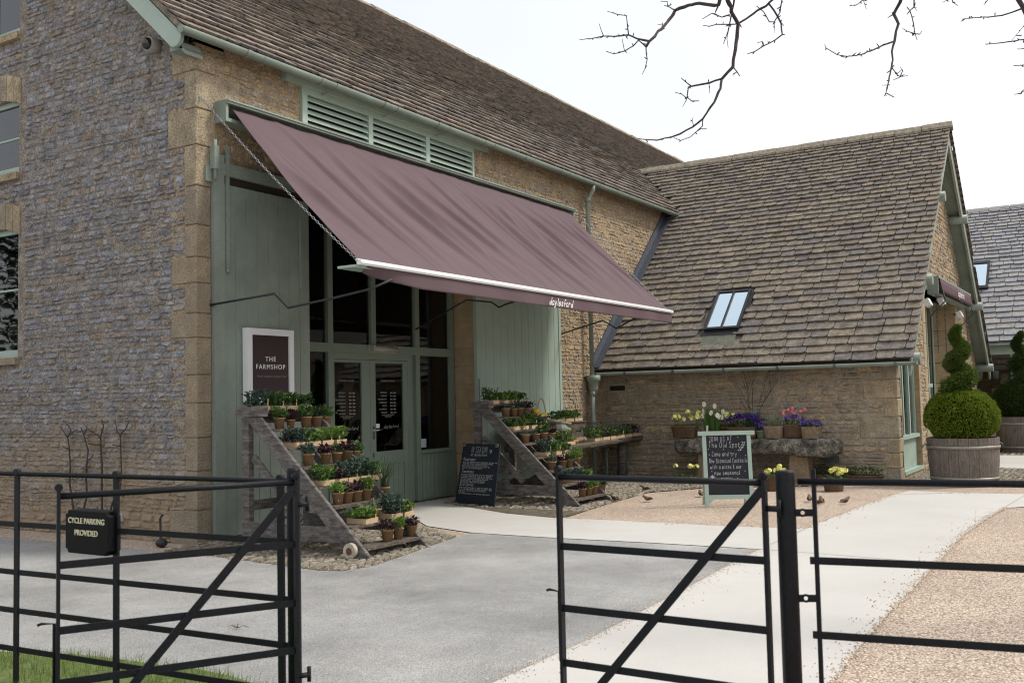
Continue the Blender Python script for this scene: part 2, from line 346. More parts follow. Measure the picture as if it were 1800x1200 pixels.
HEART = [(2.5, 2.2), (.8, 5), (1.2, 6.4), (2.1, 6.4), (2.5, 5.5), (2.9, 6.4), (3.8, 6.4), (4.2, 5), (2.5, 2.2)]
def hw(mb, txt, o, U, V, size, wd, slant=.0, sp=5.2, wob=.0):
    """write a line with single strokes; size = height of the x-height step times 1/4"""
    o = Vector(o); U = Vector(U).normalized(); V = Vector(V).normalized(); Nn = U.cross(V); k = size/4; x = 0; r2 = random.Random(len(txt)*7+ord(txt[0]))
    for ch in txt:
        if ch == '<': strokes = [HEART]
        else:
            s_ = HW.get(ch, ''); strokes = []
            for st in s_.split():
                st = st if len(st) % 2 == 0 else st[:-1]
                strokes.append([(int(st[i]), int(st[i+1])) for i in range(0, len(st), 2)])
        jy = r2.uniform(-wob, wob)
        for st in strokes:
            pts = [o+U*k*(x+a+slant*(b-2))+V*k*(b-2+jy) for a, b in st]
            for a, b in zip(pts, pts[1:]):
                d = b-a
                if d.length < 1e-6: continue
                e = d.normalized()*wd*.4; y = Nn.cross(d.normalized())*wd/2; qn = len(mb.f) % 9; lf_o = Nn*(qn*.00012)
                mb.add([a-e-y+lf_o, b+e-y+lf_o, b+e+y+lf_o, a-e+y+lf_o], [(0, 1, 2, 3)])
        x += sp if ch not in 'il. ,\'I' else sp*.68
    return x*k

def cells(mb, u0, u1, z0, z1, holes, fn, thick):
    """wall split round its openings; fn(u, depth, z) -> point"""
    us = sorted({u0, u1, *[h[0] for h in holes], *[h[1] for h in holes]}); zs = sorted({z0, z1, *[h[2] for h in holes], *[h[3] for h in holes]})
    for a, b in zip(us, us[1:]):
        for c, d in zip(zs, zs[1:]):
            if a < u0-1e-6 or b > u1+1e-6 or c < z0-1e-6 or d > z1+1e-6: continue
            if any(a >= h[0]-1e-6 and b <= h[1]+1e-6 and c >= h[2]-1e-6 and d <= h[3]+1e-6 for h in holes): continue
            mb.hexa([fn(a, 0, c), fn(b, 0, c), fn(b, thick, c), fn(a, thick, c), fn(a, 0, d), fn(b, 0, d), fn(b, thick, d), fn(a, thick, d)])
def rubble(mb, fn, u0f, u1f, z0, z1, holes, hr=(.07, .15), wr=(.14, .42), proud=(.006, .03), joint=.012, seed=1, big=.06):
    """individual stones with irregular outlines standing proud of the mortar; fn(u, out, z) -> point"""
    r = random.Random(seed); z = z0
    while z < z1-.03:
        h = min(r.uniform(*hr), z1-z); zt = z+h
        a, b = u0f((z+zt)/2), u1f((z+zt)/2); blk = sorted([(q[0], q[1]) for q in holes if q[2] < zt-.01 and q[3] > z+.01])
        spans = []; cur = a
        for q in blk:
            if q[0] > cur: spans.append((cur, min(q[0], b)))
            cur = max(cur, q[1])
        if cur < b: spans.append((cur, b))
        for s0, s1 in spans:
            u = s0
            while u < s1-.03:
                w_ = r.uniform(*wr)*(1 if h > .09 else 1.1); u2 = u+w_
                if s1-u2 < .08: u2 = s1
                parts = [(z, zt)]
                if h > .1 and r.random() < .3: mdl = z+h*r.uniform(.4, .6); parts = [(z, mdl), (mdl, zt)]
                for c, d in parts:
                    if r.random() < .02: continue
                    uc, zc, hw_, hh = (u+u2)/2, (c+d)/2, (u2-u)/2-joint/2, (d-c)/2-joint/2
                    wv = .02*noise.noise(Vector((u*1.1, z*2.3, seed)))
                    if hh < .012 or hw_ < .012: continue
                    out = r.uniform(*proud); tx, tz = r.uniform(-.25, .25)*.03, r.uniform(-.5, .5)*.03
                    ring = []; inn = []
                    k = min(hh*.45, .02)
                    for (sx, sz) in ((-1, -.5), (-.75, -1), (0, -1), (.75, -1), (1, -.5), (1, .5), (.7, 1), (0, 1), (-.75, 1), (-1, .5)):
                        jx = r.uniform(-.012, .008); jz = r.uniform(-.01, .007)
                        pu = uc+sx*hw_+(jx if sx > 0 else -jx); pz = zc+wv+sz*hh+(jz if sz > 0 else -jz)
                        ring.append(fn(pu, -.004, pz))
                        o_ = out+r.uniform(-.004, .004)+tx*sx+tz*sz*.4
                        inn.append(fn(pu-sx*k*r.uniform(.5, 1.2), max(o_, .002), pz-sz*k*r.uniform(.4, 1.)))
                    n = 10; ctr = fn(uc+r.uniform(-.2, .2)*hw_, out+r.uniform(0, .006), zc+wv+r.uniform(-.2, .2)*hh)
                    mb.add(ring+inn+[ctr], [(i, (i+1) % n, n+(i+1) % n, n+i) for i in range(n)]+[(n+i, n+(i+1) % n, 2*n) for i in range(n)])
                u = u2
        z = zt
def tiles(mb, O, U, Sd, Nn, u0, u1, slen, ex0, ex1, keep=None, wr=(.18, .42), th=.022, seed=3, holes=()):
    """stone tiles in courses that diminish towards the ridge"""
    r = random.Random(seed); O, U, Sd, Nn = Vector(O), Vector(U), Vector(Sd), Vector(Nn); s = 0
    while s < slen:
        f_ = s/slen; ex = ex0+(ex1-ex0)*f_; u = u0-r.uniform(0, .2); wl = (wr[0]*(1-.35*f_), wr[1]*(1-.4*f_))
        while u < u1:
            w_ = r.uniform(*wl); a = max(u, u0); b = min(u+w_, u1); u += w_
            if b-a < .04: continue
            if keep and not keep((a+b)/2, s+ex*.4): continue
            if any(h[0] < (a+b)/2 < h[1] and h[2] < s+ex*.5 < h[3] for h in holes): continue
            g = .0065; js = r.uniform(-.016, .016); lift = th*1.5+r.uniform(0, .010); L = min(ex*1.45, slen-s+.02); t_ = th*r.uniform(.8, 1.3)
            sk = r.uniform(-.008, .008); c = min(.034, (b-a)*.2); tw = r.uniform(-.004, .006)
            def q(uu, ss, nn): return O+U*uu+Sd*(s+ss)+Nn*nn
            lo = [(a+g+c*r.random(), js), (a+g, js+c), (a+g, L), (b-g, L), (b-g, js+c+sk), (b-g-c*r.uniform(.3, 1.5), js+sk)]
            top = [q(x, y, (lift+t_)*(1-y/L*.85)+tw*(x-a)/(b-a)) for x, y in lo]; bot = [q(x, y, max(lift*(1-y/L)-.004, .001)) for x, y in lo]
            n = 6; mb.add(bot+top, [list(range(n, 2*n))[::-1]]+[(i, n+i, n+(i+1) % n, (i+1) % n) for i in range(n)])
        s += ex*r.uniform(.94, 1.06)

# ================================================================== GROUND
def sheet(name, pts, z, m, kind='structure'):
    mb = MB(); mb.add([(p[0], p[1], z) for p in pts], [list(range(len(pts)))]); o = mb.build(name, m); o['kind'] = kind
    return o
gg = lambda px, py: tuple(G(px, py)[:2])
sheet('gravel_ground', [(-250, -250), (300, -250), (300, 300), (-250, 300)], 0, GRAV)
dg0, dg1 = G(1335, 966), G(870, 1200); dd_ = (dg1-dg0).normalized()
dgE = dg0+dd_*40
asphalt_pts = [gg(830, 937), gg(900, 941), gg(975, 946), gg(1150, 955), gg(1335, 966), gg(1200, 1038), gg(1030, 1128), gg(870, 1200), (dgE.x, dgE.y), (-30, -30), (-60, 0), (-40, 40), (-3, 30), (-.75, 9), (-.5, 2), (-.45, .3),
               gg(345, 975), gg(430, 985), gg(560, 1003), gg(600, 1004), gg(650, 996), gg(700, 980), gg(750, 962), gg(790, 948)]
sheet('asphalt_road', asphalt_pts, .004, ASPH)
r1, r0 = G(1465, 1200), G(1770, 893); rE = r1+(r1-G(1560, 1080)).normalized()*30
sheet('concrete_path', [gg(688, 886), gg(735, 882), gg(800, 872), (5.38, .36), (5.38, -.1), gg(800, 888), gg(890, 903), gg(975, 911), gg(1060, 914), gg(1160, 919), gg(1250, 924), gg(1350, 928), gg(1417, 930), gg(1445, 918), gg(1480, 904), gg(1530, 884), gg(1570, 870), gg(1600, 863), gg(1700, 867),
      gg(1800, 869), (9.5, -14), gg(1830, 890), gg(1770, 893), gg(1735, 912), gg(1700, 937), gg(1668, 968), gg(1640, 1000), gg(1600, 1040), gg(1560, 1082), gg(1510, 1140), (r1.x, r1.y), (rE.x, rE.y), (dgE.x, dgE.y), gg(870, 1200), gg(1030, 1128), gg(1200, 1038), gg(1335, 966), gg(1150, 955), gg(975, 946), gg(830, 937), gg(750, 925)], .009, CONC)
jb = MB()
for a, b in ((gg(1335, 966), gg(1800, 1003)), (gg(1417, 930), gg(1355, 958)), (gg(1735, 912), gg(1800, 872))):
    a = Vector((*a, .0125)); b = Vector((*b, .0125)); d = (b-a).normalized()*.006; n = Vector((-d.y, d.x, 0)); jb.add([a-n, b-n, b+n, a+n], [(0, 1, 2, 3)])
struct(jb, 'path_joint', mat('joint_line', (.36, .33, .28), .9, .1, 5, 0))
sheet('courtyard_path', [(13.2, -12), (17.2, -12), (17.2, -5.3), (13.2, -5.3)], .008, CONC)
# pitched-stone strips (a mossy bed with every cobble standing in it)
def cobbles(name, x0, x1, y0, y1, seed, keep=lambda x, y: True, dx=(.08, .22), dy=(.03, .06)):
    r = random.Random(seed); mb = MB(); y = y0
    while y < y1:
        h = r.uniform(*dy); x = x0-r.random()*.1
        while x < x1:
            w_ = r.uniform(*dx); wob = .04*noise.noise(Vector((x*.9, y*2, seed)))
            cx, cy = x+w_/2, y+h/2+wob; x += w_
            if not keep(cx, cy): continue
            z = .016+r.uniform(0, .014); a = w_/2-.008; b = h/2-.006; ring = []; top = []
            for k in range(8):
                t = 2*math.pi*(k+.5)/8; ex, ey = math.cos(t), math.sin(t); ex = math.copysign(abs(ex)**.55, ex); ey = math.copysign(abs(ey)**.55, ey)
                ring.append((cx+ex*a*r.uniform(.9, 1.05), cy+ey*b*r.uniform(.9, 1.08), .002)); top.append((cx+ex*a*r.uniform(.66, .85), cy+ey*b*r.uniform(.55, .8), z+r.uniform(-.005, .004)))
            mb.add(ring+top+[(cx, cy, z+.006)], [(i, (i+1) % 8, 8+(i+1) % 8, 8+i) for i in range(8)]+[(8+i, 8+(i+1) % 8, 16) for i in range(8)])
        y += h
    return struct(mb, name, COB)
def inpoly(x, y, pl):
    c = False; j = len(pl)-1
    for i in range(len(pl)):
        if (pl[i][1] > y) != (pl[j][1] > y) and x < (pl[j][0]-pl[i][0])*(y-pl[i][1])/(pl[j][1]-pl[i][1])+pl[i][0]: c = not c
        j = i
    return c
cobA = [(-.45, .0), gg(345, 972), gg(430, 985), gg(560, 1003), gg(600, 1004), gg(650, 996), gg(700, 980), gg(750, 962), gg(800, 945), gg(740, 925), gg(695, 900), (1.75, -.0)]
cobB = [(4.45, -.02), gg(800, 888), gg(890, 903), gg(975, 911), gg(1000, 908), gg(1075, 884), gg(1140, 866), gg(1250, 857), gg(1400, 855), gg(1560, 852), (9.74, -5.3), (9.74, -.02)]
sheet('cobble_bed', cobA, .007, CBED); sheet('cobble_bed', cobB, .013, CBED)
cobbles('cobblestones', -.5, 3.2, -3., .0, 11, lambda x, y: inpoly(x, y, cobA))
cobbles('cobblestones', 4.2, 9.75, -5.4, -.02, 12, lambda x, y: inpoly(x, y, cobB), dy=(.035, .07), dx=(.1, .26))
cobC = [(9.2, -5.38), (9.6, -8.6), (13.2, -9.2), (13.2, -5.38)]; cobD = [(17.2, -9.5), (22.3, -9.5), (22.3, -5.3), (17.2, -5.3)]
sheet('cobble_bed', cobC, .011, CBED); sheet('cobble_bed', cobD, .011, CBED)
cobbles('cobblestones', 9.2, 13.2, -9.2, -5.4, 13, lambda x, y: inpoly(x, y, cobC), dy=(.06, .11), dx=(.12, .3))
cobbles('cobblestones', 17.2, 22.3, -9.5, -5.4, 14, lambda x, y: inpoly(x, y, cobD), dy=(.08, .14), dx=(.2, .4))
# loose stones on the path along the gravel edges
mb = MB(); r = random.Random(5)
edge = [gg(1770, 893), gg(1735, 912), gg(1700, 937), gg(1668, 968), gg(1640, 1000), gg(1600, 1040), gg(1560, 1082), gg(1510, 1140), gg(1465, 1200), (rE.x, rE.y)]
edge2 = [gg(975, 911), gg(1160, 919), gg(1350, 928), gg(1417, 930), gg(1480, 904), gg(1570, 870), gg(1700, 867)]
edge3 = [gg(870, 1200), gg(1030, 1128), gg(1200, 1038), gg(1335, 966)]
edge4 = [(-.5, 3), (-.45, .3), gg(345, 975), gg(430, 985), gg(560, 1003), gg(650, 996), gg(750, 962)]
def scatter(ed, num, sg, smax=.011):
    segs = [(Vector(a), Vector(b)) for a, b in zip(ed, ed[1:])]; Ls = [min((b-a).length, 5) for a, b in segs]
    for _ in range(num):
        a, b = r.choices(segs, Ls)[0]; L_ = min((b-a).length, 5); p = a+(b-a).normalized()*L_*r.random(); d = Vector(((b-a).y, -(b-a).x)).normalized()
        off = r.gauss(0, 1); off = off*sg if r.random() < .7 else off*sg*4
        if r.random() < .03: off *= 2.5
        q = p+d*off; s_ = r.uniform(.003, smax)
        mb.ball((q.x, q.y, .010+s_*.5), s_, 5, 3, (1, r.uniform(.6, 1), .65))
scatter(edge, 3000, .028, .009); scatter(edge2, 700, .03); scatter(edge3, 1300, .035, .006); scatter(edge4, 400, .08, .008)
o = mb.build('loose_gravel', PEB); o['kind'] = 'stuff'
# grass at the foot of the fence
gpoly = [gg(-60, 1150), gg(0, 1148), gg(60, 1152), gg(120, 1152), gg(200, 1160), gg(280, 1172), gg(340, 1178), gg(400, 1190), gg(480, 1215), (-4.4, -6.6), (-6.4, -7.), (-9, -3), (-6, -1.5)]
sheet('grass_ground', gpoly, .014, TURF)
mb = MB(); r = random.Random(9); xs = [p[0] for p in gpoly]; ys = [p[1] for p in gpoly]; cnt = 0
while cnt < 30000:
    x, y = r.uniform(-6.4, max(xs)+.05), r.uniform(-6.8, max(ys)+.05)
    if not inpoly(x+r.gauss(0, .02), y+r.gauss(0, .02), gpoly): continue
    if noise.noise(Vector((x*3, y*3, 0))) < -.32: cnt += .3; continue
    cnt += 1; h = r.uniform(.025, .07); a = r.uniform(0, 6.28); ln = r.uniform(0, .03); w_ = .0022
    dx, dy = math.cos(a), math.sin(a); mb.add([(x-dy*w_, y+dx*w_, .01), (x+dy*w_, y-dx*w_, .01), (x+dx*ln*.5, y+dy*ln*.5, .01+h*.6), (x+dx*ln, y+dy*ln, .01+h)], [(0, 1, 2), (1, 3, 2), (0, 2, 3)])
o = mb.build('grass', GRASS); o['kind'] = 'stuff'
bg = MB(); r = random.Random(77)
for k in range(9):
    a = r.uniform(0, 6.28); c0 = G(418, 1106)+Vector((0, 0, .012)); bg.tube([c0, c0+Vector((math.cos(a)*.04, math.sin(a)*.04, .018)), c0+Vector((math.cos(a)*.08, math.sin(a)*.08, .004))], [.0018, .0014, .0008], 4)
tag(bg.build('dead_sprig', BARK), 'tiny dry brown sprig lying on the bare asphalt', 'twig')

# ================================================================== MAIN BARN
K = .92; CA, SA = 1/math.hypot(1, K), K/math.hypot(1, K)
barn = thing('stone_barn', 'tall stone barn with brown stone roof, sage shutters and glazed shop entrance', 'barn')
XE = 24.0
fo = [(1.68, 5.39, -.3, 4.55), (1.62, 5.42, 4.93, 5.5)]
mb = MB(); cells(mb, 0.0, XE, -.3, 5.62, fo, lambda u, t, z: (u, t, z), .4)
facade = mb.build('front_wall', FMORT, barn)
quo = MB(); qh = []; r = random.Random(21); z = -.05; i = 0; qg = []
while z < 5.42:
    h = r.uniform(.26, .46); h = min(h, 5.46-z)
    a = .19 if z < 4.25 else (.62 if i % 2 else .26); b = .17 if (i % 2 or r.random() < .25) else r.uniform(.3, .5)
    if z < .2: a, b, h = .19, .42, .42
    quo.box((-.016-r.uniform(0, .006), -.016-r.uniform(0, .006), z+.005), (a, b, z+h-.005)); qh.append((-1, a+.005, z, z+h)); qg.append((-1, b+.005, z, z+h)); z += h; i += 1
q = quo.build('quoin', QUOIN, barn)
bv = q.modifiers.new('b', 'BEVEL'); bv.width = .012; bv.segments = 2
mb = MB(); rubble(mb, lambda u, o, z: (u, -o, z), lambda z: 0, lambda z: 9.76 if z < 2.1 else 9.7+(z-2.1)/K+.25, 0, 5.48, qh+[(.2, 8.05, -1, 4.2), (1.55, 5.5, 4.9, 5.6), (.2, 8.5, 4.64, 4.72)], hr=(.04, .10), wr=(.08, .25), proud=(.001, .014), joint=.008, seed=4)
mb.build('front_rubble', FSTONE, barn)
# gable end
gw = [(3.34, 4.66, 2.16, 3.82), (3.34, 4.66, 4.53, 5.50), (3.34, 4.66, 6.36, 7.6)]
mb = MB(); cells(mb, 0.4, 8.0, -.3, 5.52, gw, lambda u, t, z: (t, u, z), .4)
mb.hexa([(0.003, .0, -.3), (.39, .4, -.3), (.39, .401, -.3), (0.003, .401, -.3), (0.003, .0, 5.52), (.39, .4, 5.52), (.39, .401, 5.52), (0.003, .401, 5.52)])
st = 5.52; ztop = 9.45
yy0 = lambda z: max(0, (z-5.70)/K+.0); yy1 = lambda z: 8-yy0(z)
for a, b, c, d in ((0, 3.34, 5.52, 0), (4.66, 8, 5.52, 0)):   # triangle sides beside the top window
    if a == 0: mb.prism([(.0, .0, 5.52), (.0, 3.34, 5.52), (.0, 3.34, 5.70+K*3.34-.08), (.0, 0, 5.62)], (.4, 0, 0))
    else: mb.prism([(.0, 4.66, 5.52), (.0, 8, 5.52), (.0, 8, 5.62), (.0, 4.66, 5.70+K*3.34-.08)], (.4, 0, 0))
mb.prism([(0, 3.34, 7.6), (0, 4.66, 7.6), (0, 4.66, 8.69), (0, 4, 9.3), (0, 3.34, 8.69)], (.4, 0, 0)); mb.box((0, 3.34, 5.52), (.4, 4.66, 6.36))
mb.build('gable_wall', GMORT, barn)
mb = MB(); rubble(mb, lambda u, o, z: (-o, u, z), lambda z: yy0(z) if z > 5.7 else 0, lambda z: yy1(z) if z > 5.7 else 8, 0, 9.1,
                  qg+[(3.20, 4.80, 2.05, 4.12), (3.20, 4.80, 4.42, 5.82), (3.20, 4.80, 6.25, 7.9)], hr=(.035, .095), wr=(.07, .24), proud=(.002, .02), joint=.005, seed=8)
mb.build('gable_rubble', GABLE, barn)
mb = MB(); mb.box((0, 8.0, -.3), (XE, 7.6, 5.6)); mb.box((XE-.4, .4, -.3), (XE, 7.6, 5.5)); mb.build('rear_wall', FMORT, barn)
for k, (y0, y1, z0, z1) in enumerate(gw):
    f_ = MB()
    for yy in (y0, y1-.06): f_.box((.06, yy, z0), (.13, yy+.06, z1))
    f_.box((.06, y0+.06, z0), (.13, y1-.06, z0+.1)); f_.box((.06, y0+.06, z1-.06), (.13, y1-.06, z1)); f_.box((.07, (y0+y1)/2-.03, z0+.1), (.12, (y0+y1)/2+.03, z1-.06))
    for zz in ([.53] if k != 1 else [.5]): f_.box((.08, y0+.06, z0+(z1-z0)*zz-.012), (.11, y1-.06, z0+(z1-z0)*zz+.012))
    win = f_.build('window', SAGE_L, barn)
    MB().box((.09, y0+.05, z0+.09), (.096, y1-.05, z1-.05)).build('pane', GLASSW, win)
    MB().box((-.06, y0-.03, z0-.09), (.14, y1+.03, z0-.002)).build('sill', QUOIN, win)
    lt = MB(); n = 9
    for j in range(n):
        a = y0-.05+(y1-y0+.1)*j/n; b = y0-.05+(y1-y0+.1)*(j+1)/n; ac = lambda y: .12-.25*((y-(y0+y1)/2))**2
        lt.prism([(-.014, a+.004, z1+ac(a)-.08), (-.014, b-.004, z1+ac(b)-.08), (-.014, b-.004, z1+ac(b)+.26), (-.014, a+.004, z1+ac(a)+.26)], (.15, 0, 0))
    lt.build('lintel', QUOIN, win)
# roof
U_, Sm, Nm = (1, 0, 0), Vector((0, CA, SA)), Vector((0, -SA, CA)); eO = Vector((0, -.20, 5.555)); SLm = 4.2/CA
mb = MB(); mb.prism([eO+Vector((-.33, 0, 0)), Vector((-.33, 4, 9.419)), Vector((-.33, 8.2, 5.555)), Vector((-.33, 8.2, 5.47)), Vector((-.33, 4, 9.33)), Vector((-.33, -.2, 5.47))], (XE+.6, 0, 0))
roof = mb.build('roof', TILE2, barn)
mb = MB(); tiles(mb, eO+Vector((0, -.04, -.035)), U_, Sm, Nm, -.36, XE+.3, SLm+.04, .19, .10, wr=(.2, .42), th=.022, seed=31); mb.build('roof_tiles', TILE2, roof)
mb = MB(); tiles(mb, Vector((0, 8.24, 5.52)), U_, Vector((0, -CA, SA)), Vector((0, SA, CA)), -.36, XE+.3, SLm+.04, .34, .25, wr=(.5, .9), seed=32); mb.build('roof_tiles', TILE2, roof)
mb = MB(); x = -.38; r = random.Random(2)
while x < XE+.3:
    L = r.uniform(.42, .6); zz = 9.44+r.uniform(-.01, .012); mb.prism([(x, 3.86, zz-.09), (x, 3.87, zz-.05), (x, 4, zz+.06), (x, 4.13, zz-.05), (x, 4.14, zz-.09), (x, 4, zz)], (L-.012, 0, 0)); x += L
mb.build('ridge_tiles', RIDGE, roof)
# bargeboard with its rounded foot, boxed eave
mb = MB(); Bx = -.30
def bp_(s, n): return Vector((Bx, -.16, 5.50))+Sm*s+Nm*n
prof = [bp_(-.02, -.02), bp_(5.6, -.02), bp_(5.6, -.22), bp_(.10, -.22)]+[bp_(.10-.11*math.sin(t), -.11-.11*math.cos(t)) for t in (R(20), R(45), R(70), R(90), R(110), R(140))]
mb.prism(prof, (.045, 0, 0))
mb.prism([Vector((Bx, 8-0, 0))+Vector((0, -(p.y), p.z)) for p in prof], (.045, 0, 0)); mb.build('bargeboard', SAGE_L, roof)
mb = MB(); mb.box((-.25, -.08, 5.36), (.0, .12, 5.43)); mb.prism([(-.25, -.13, 5.33), (-.25, 3.9, 9.12), (-.25, 3.9, 9.08), (-.25, -.13, 5.29)], (.24, 0, 0)); mb.build('eave_soffit', SAGE, roof)
gut = MB(); xs_ = [-.42+i*.9 for i in range(16)]; gy, gz = -.26, 5.505
def halfgut(mb, a, b, rad, dr):   # half-round gutter between two points, opening upwards
    a, b, dr = Vector(a), Vector(b), Vector(dr); n = 9; o = len(mb.v)
    for p in (a, b):
        for rr in (rad, rad-.006):
            for k in range(n):
                t = math.pi*k/(n-1); mb.v.append(tuple(p+dr*math.cos(t)*rr-Vector((0, 0, 1))*math.sin(t)*rr))
    for k in range(n-1):
        for q0, q1 in ((0, 2), (1, 3)):
            mb.f.append([o+q0*n+k, o+q0*n+k+1, o+q1*n+k+1, o+q1*n+k]); mb.sm.append(True)
    for q0 in (0, 2):
        for k in range(n-1): mb.f.append([o+q0*n+k, o+q0*n+k+1, o+(q0+1)*n+k+1, o+(q0+1)*n+k]); mb.sm.append(False)
    for k in (0, n-1): mb.f.append([o+k, o+n+k, o+3*n+k, o+2*n+k]); mb.sm.append(False)
halfgut(gut, (-.42, gy, gz), (13.32, gy, gz), .066, (0, 1, 0)); gut.tube([(-.425, gy, gz-.02), (-.415, gy, gz-.02)], .05, 10)
gutter = gut.build('gutter', SAGE, barn)
col_ = MB(); brk = MB(); xx = .5
while xx < 13.2:
    col_ = MB(); halfgut(col_, (xx-.03, gy, gz), (xx+.03, gy, gz), .073, (0, 1, 0)); col_.build('gutter_collar', SAGE, gutter); brk = MB(); brk.tube([(xx+.25, -.02, gz-.09), (xx+.25, gy+.02, gz-.07)], .005, 5); brk.tube([(xx+.25, gy-.0, gz-.07), (xx+.25, gy, gz-.10)], .004, 5)
    halfgut(brk, (xx+.24, gy, gz), (xx+.26, gy, gz), .071, (0, 1, 0)); brk.build('gutter_bracket', SAGE, gutter); xx += 1.22
MB().box((1.3, -.10, 5.44), (5.75, .02, 5.56)).box((1.62, -.04, 5.36), (5.42, .05, 5.44)).build('fascia_board', SAGE_L, barn)
# louvred vent
lf = MB(); lx = [1.62, 2.93, 4.22, 5.42]
for i, x in enumerate(lx): lf.box((x-(.0 if i == 0 else .045), -.045, 4.93), (x+(.09 if i == 0 else (.0 if i == 3 else .045)), .06, 5.36))
lf.box((1.60, -.055, 4.885), (5.44, .06, 4.93))
lv = lf.build('louvre_vent', SAGE_L, barn)
ls = MB()
for a, b in ((1.71, 2.885), (2.975, 4.175), (4.265, 5.375)):
    for j in range(5):
        z = 4.945+j*.083; ls.hexa([(a, -.042, z), (b, -.042, z), (b, .012, z+.062), (a, .012, z+.062), (a, -.042, z+.016), (b, -.042, z+.016), (b, .012, z+.078), (a, .012, z+.078)])
ls.build('louvre_slats', SAGE_L, lv)
MB().box((1.62, .10, 4.9), (5.42, .13, 5.5)).build('vent_backing', DARKW, lv)
# opening: lintel, reveals, shopfront
MB().box((1.66, .02, 4.55), (5.41, .4, 4.88)).build('timber_lintel', OLDWOOD, barn)
mb = MB(); z = 0; r = random.Random(3)
while z < 4.5:
    h = r.uniform(.28, .42); mb.box((5.385, -.008, z+.004), (5.60, .38, min(z+h, 4.55)-.004)); z += h
q = mb.build('door_jamb', JAMB, barn); bv = q.modifiers.new('b', 'BEVEL'); bv.width = .008
sf = MB(); Y0, Y1 = .37, .46
def fr(x0, x1, z0, z1, y0=Y0, y1=Y1): sf.box((x0, y0, z0), (x1, y1, z1))
fr(1.70, 1.80, 0, 4.5); fr(5.26, 5.36, 0, 4.5); fr(1.80, 5.26, 2.17, 2.29, Y0-.01); fr(1.80, 5.26, 4.4, 4.5)
for x in (2.49, 4.38): fr(x, x+.10, 2.29, 4.4); fr(x, x+.10, .03, 2.17)
fr(3.38, 3.48, 2.29, 4.4, Y0+.005); fr(4.20, 4.30, .03, 2.17, Y0+.02); fr(4.30, 4.38, .03, 2.17, Y0+.055); fr(1.80, 2.49, .03, .72, Y0+.02, Y1); fr(4.48, 5.26, .03, .72, Y0+.02); fr(4.46, 5.28, .72, .77, Y0-.03); fr(1.8, 2.49, .72, .77, Y0-.03)
fr(2.59, 4.20, 2.085, 2.17, Y0+.01)
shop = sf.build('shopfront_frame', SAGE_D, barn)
gv = MB()
for x in [4.52+.1*i for i in range(8)]: gv.box((x, Y0+.012, .05), (x+.09, Y0+.022, .71))
gv.build('matchboard_panel', SAGE_D, shop)
for a, b, c, d in ((1.80, 2.49, .77, 2.17), (4.48, 5.26, .77, 2.17), (1.8, 2.49, 2.29, 4.4), (2.59, 3.38, 2.29, 4.4), (3.48, 4.38, 2.29, 4.4), (4.48, 5.26, 2.29, 4.4)):
    MB().box((a, .42, c), (b, .426, d)).build('window_pane', GLASS, shop)
def door(x0, x1, g0, g1, side, days_x):
    d = MB(); y0, y1 = .385, .435
    d.box((x0, y0, .04), (g0, y1, 2.08)); d.box((g1, y0, .04), (x1, y1, 2.08)); d.box((g0, y0, 2.04), (g1, y1, 2.08)); d.box((g0, y0, .62), (g1, y1, .80)); d.box((g0, y0, .04), (g1, y1, .16))
    d.box((g0, y0+.014, .16), (g1, y1-.01, .62)); d.box((x0+.01, y0-.03, .035), (x1-.01, y0, .10))
    for k in range(5): d.box((g0+.02+k*(g1-g0-.02)/5, y0+.008, .17), (g0+(k+1)*(g1-g0-.02)/5, y0+.014, .61))
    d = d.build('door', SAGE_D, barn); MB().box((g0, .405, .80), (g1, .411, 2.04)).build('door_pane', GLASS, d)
    cx = (g0+g1)/2-.02; T = [('OPENING HOURS', 1.79, .03)]
    text(None, 'OPENING HOURS', (cx, .402, 1.78), (1, 0, 0), (0, 0, 1), .036, LETD, 'lettering', d, spacing=1.1)
    for k, dy in enumerate(('MONDAY', 'TUESDAY', 'WEDNESDAY', 'THURSDAY', 'FRIDAY', 'SATURDAY', 'SUNDAY')):
        z = 1.615-k*.047; text(None, dy, (cx-.02, .402, z), (1, 0, 0), (0, 0, 1), .034, LETD2, 'lettering', d, 'RIGHT', bold=-.0008)
        text(None, ('8am   8pm' if k < 6 else '10am  4pm'), (cx+.05, .402, z), (1, 0, 0), (0, 0, 1), .030, LETD2, 'lettering', d, 'LEFT')
    text(None, 'CLOSED CHRISTMAS DAY\nBOXING DAY', (cx, .402, 1.30), (1, 0, 0), (0, 0, 1), .024, LETD, 'lettering', d)
    m_ = MB(); L = hw(m_, 'daylesford', (cx-.11, .402, 1.12), (1, 0, 0), (0, 0, 1), .030, .0035, .25, 4.6); m_.build('lettering', LETD2, d)
    return d
dl = door(2.595, 3.345, 2.62, 3.17, 0, 0); d2 = door(3.35, 4.19, 3.465, 4.09, 1, 0)
mb = MB(); mb.box((3.385, .375, .98), (3.425, .386, 1.16)); mb.tube([(3.405, .385, 1.10), (3.405, .33, 1.10), (3.53, .325, 1.11)], .009, 8); mb.build('door_handle', CHROME, d2)
MB().box((3.48, .399, 1.13), (3.56, .403, 1.19)).build('door_sticker', WHITE, d2); MB().box((3.385, .376, .72), (3.41, .386, .79)).build('lock_plate', CHROME, d2)
mb = MB(); mb.box((3.30, .27, 2.20), (3.34, .36, 2.28)); mb.tube([(3.34, .31, 2.235), (3.85, .31, 2.235)], .042, 12); mb.box((3.28, .345, 2.18), (3.9, .362, 2.29)); mb.build('bulkhead_lamp', CAMW, barn)
MB().box((4.52, .413, .80), (4.66, .418, .93)).build('window_sticker', mat('pale_blue_sticker', (.40, .48, .52), .6), shop)
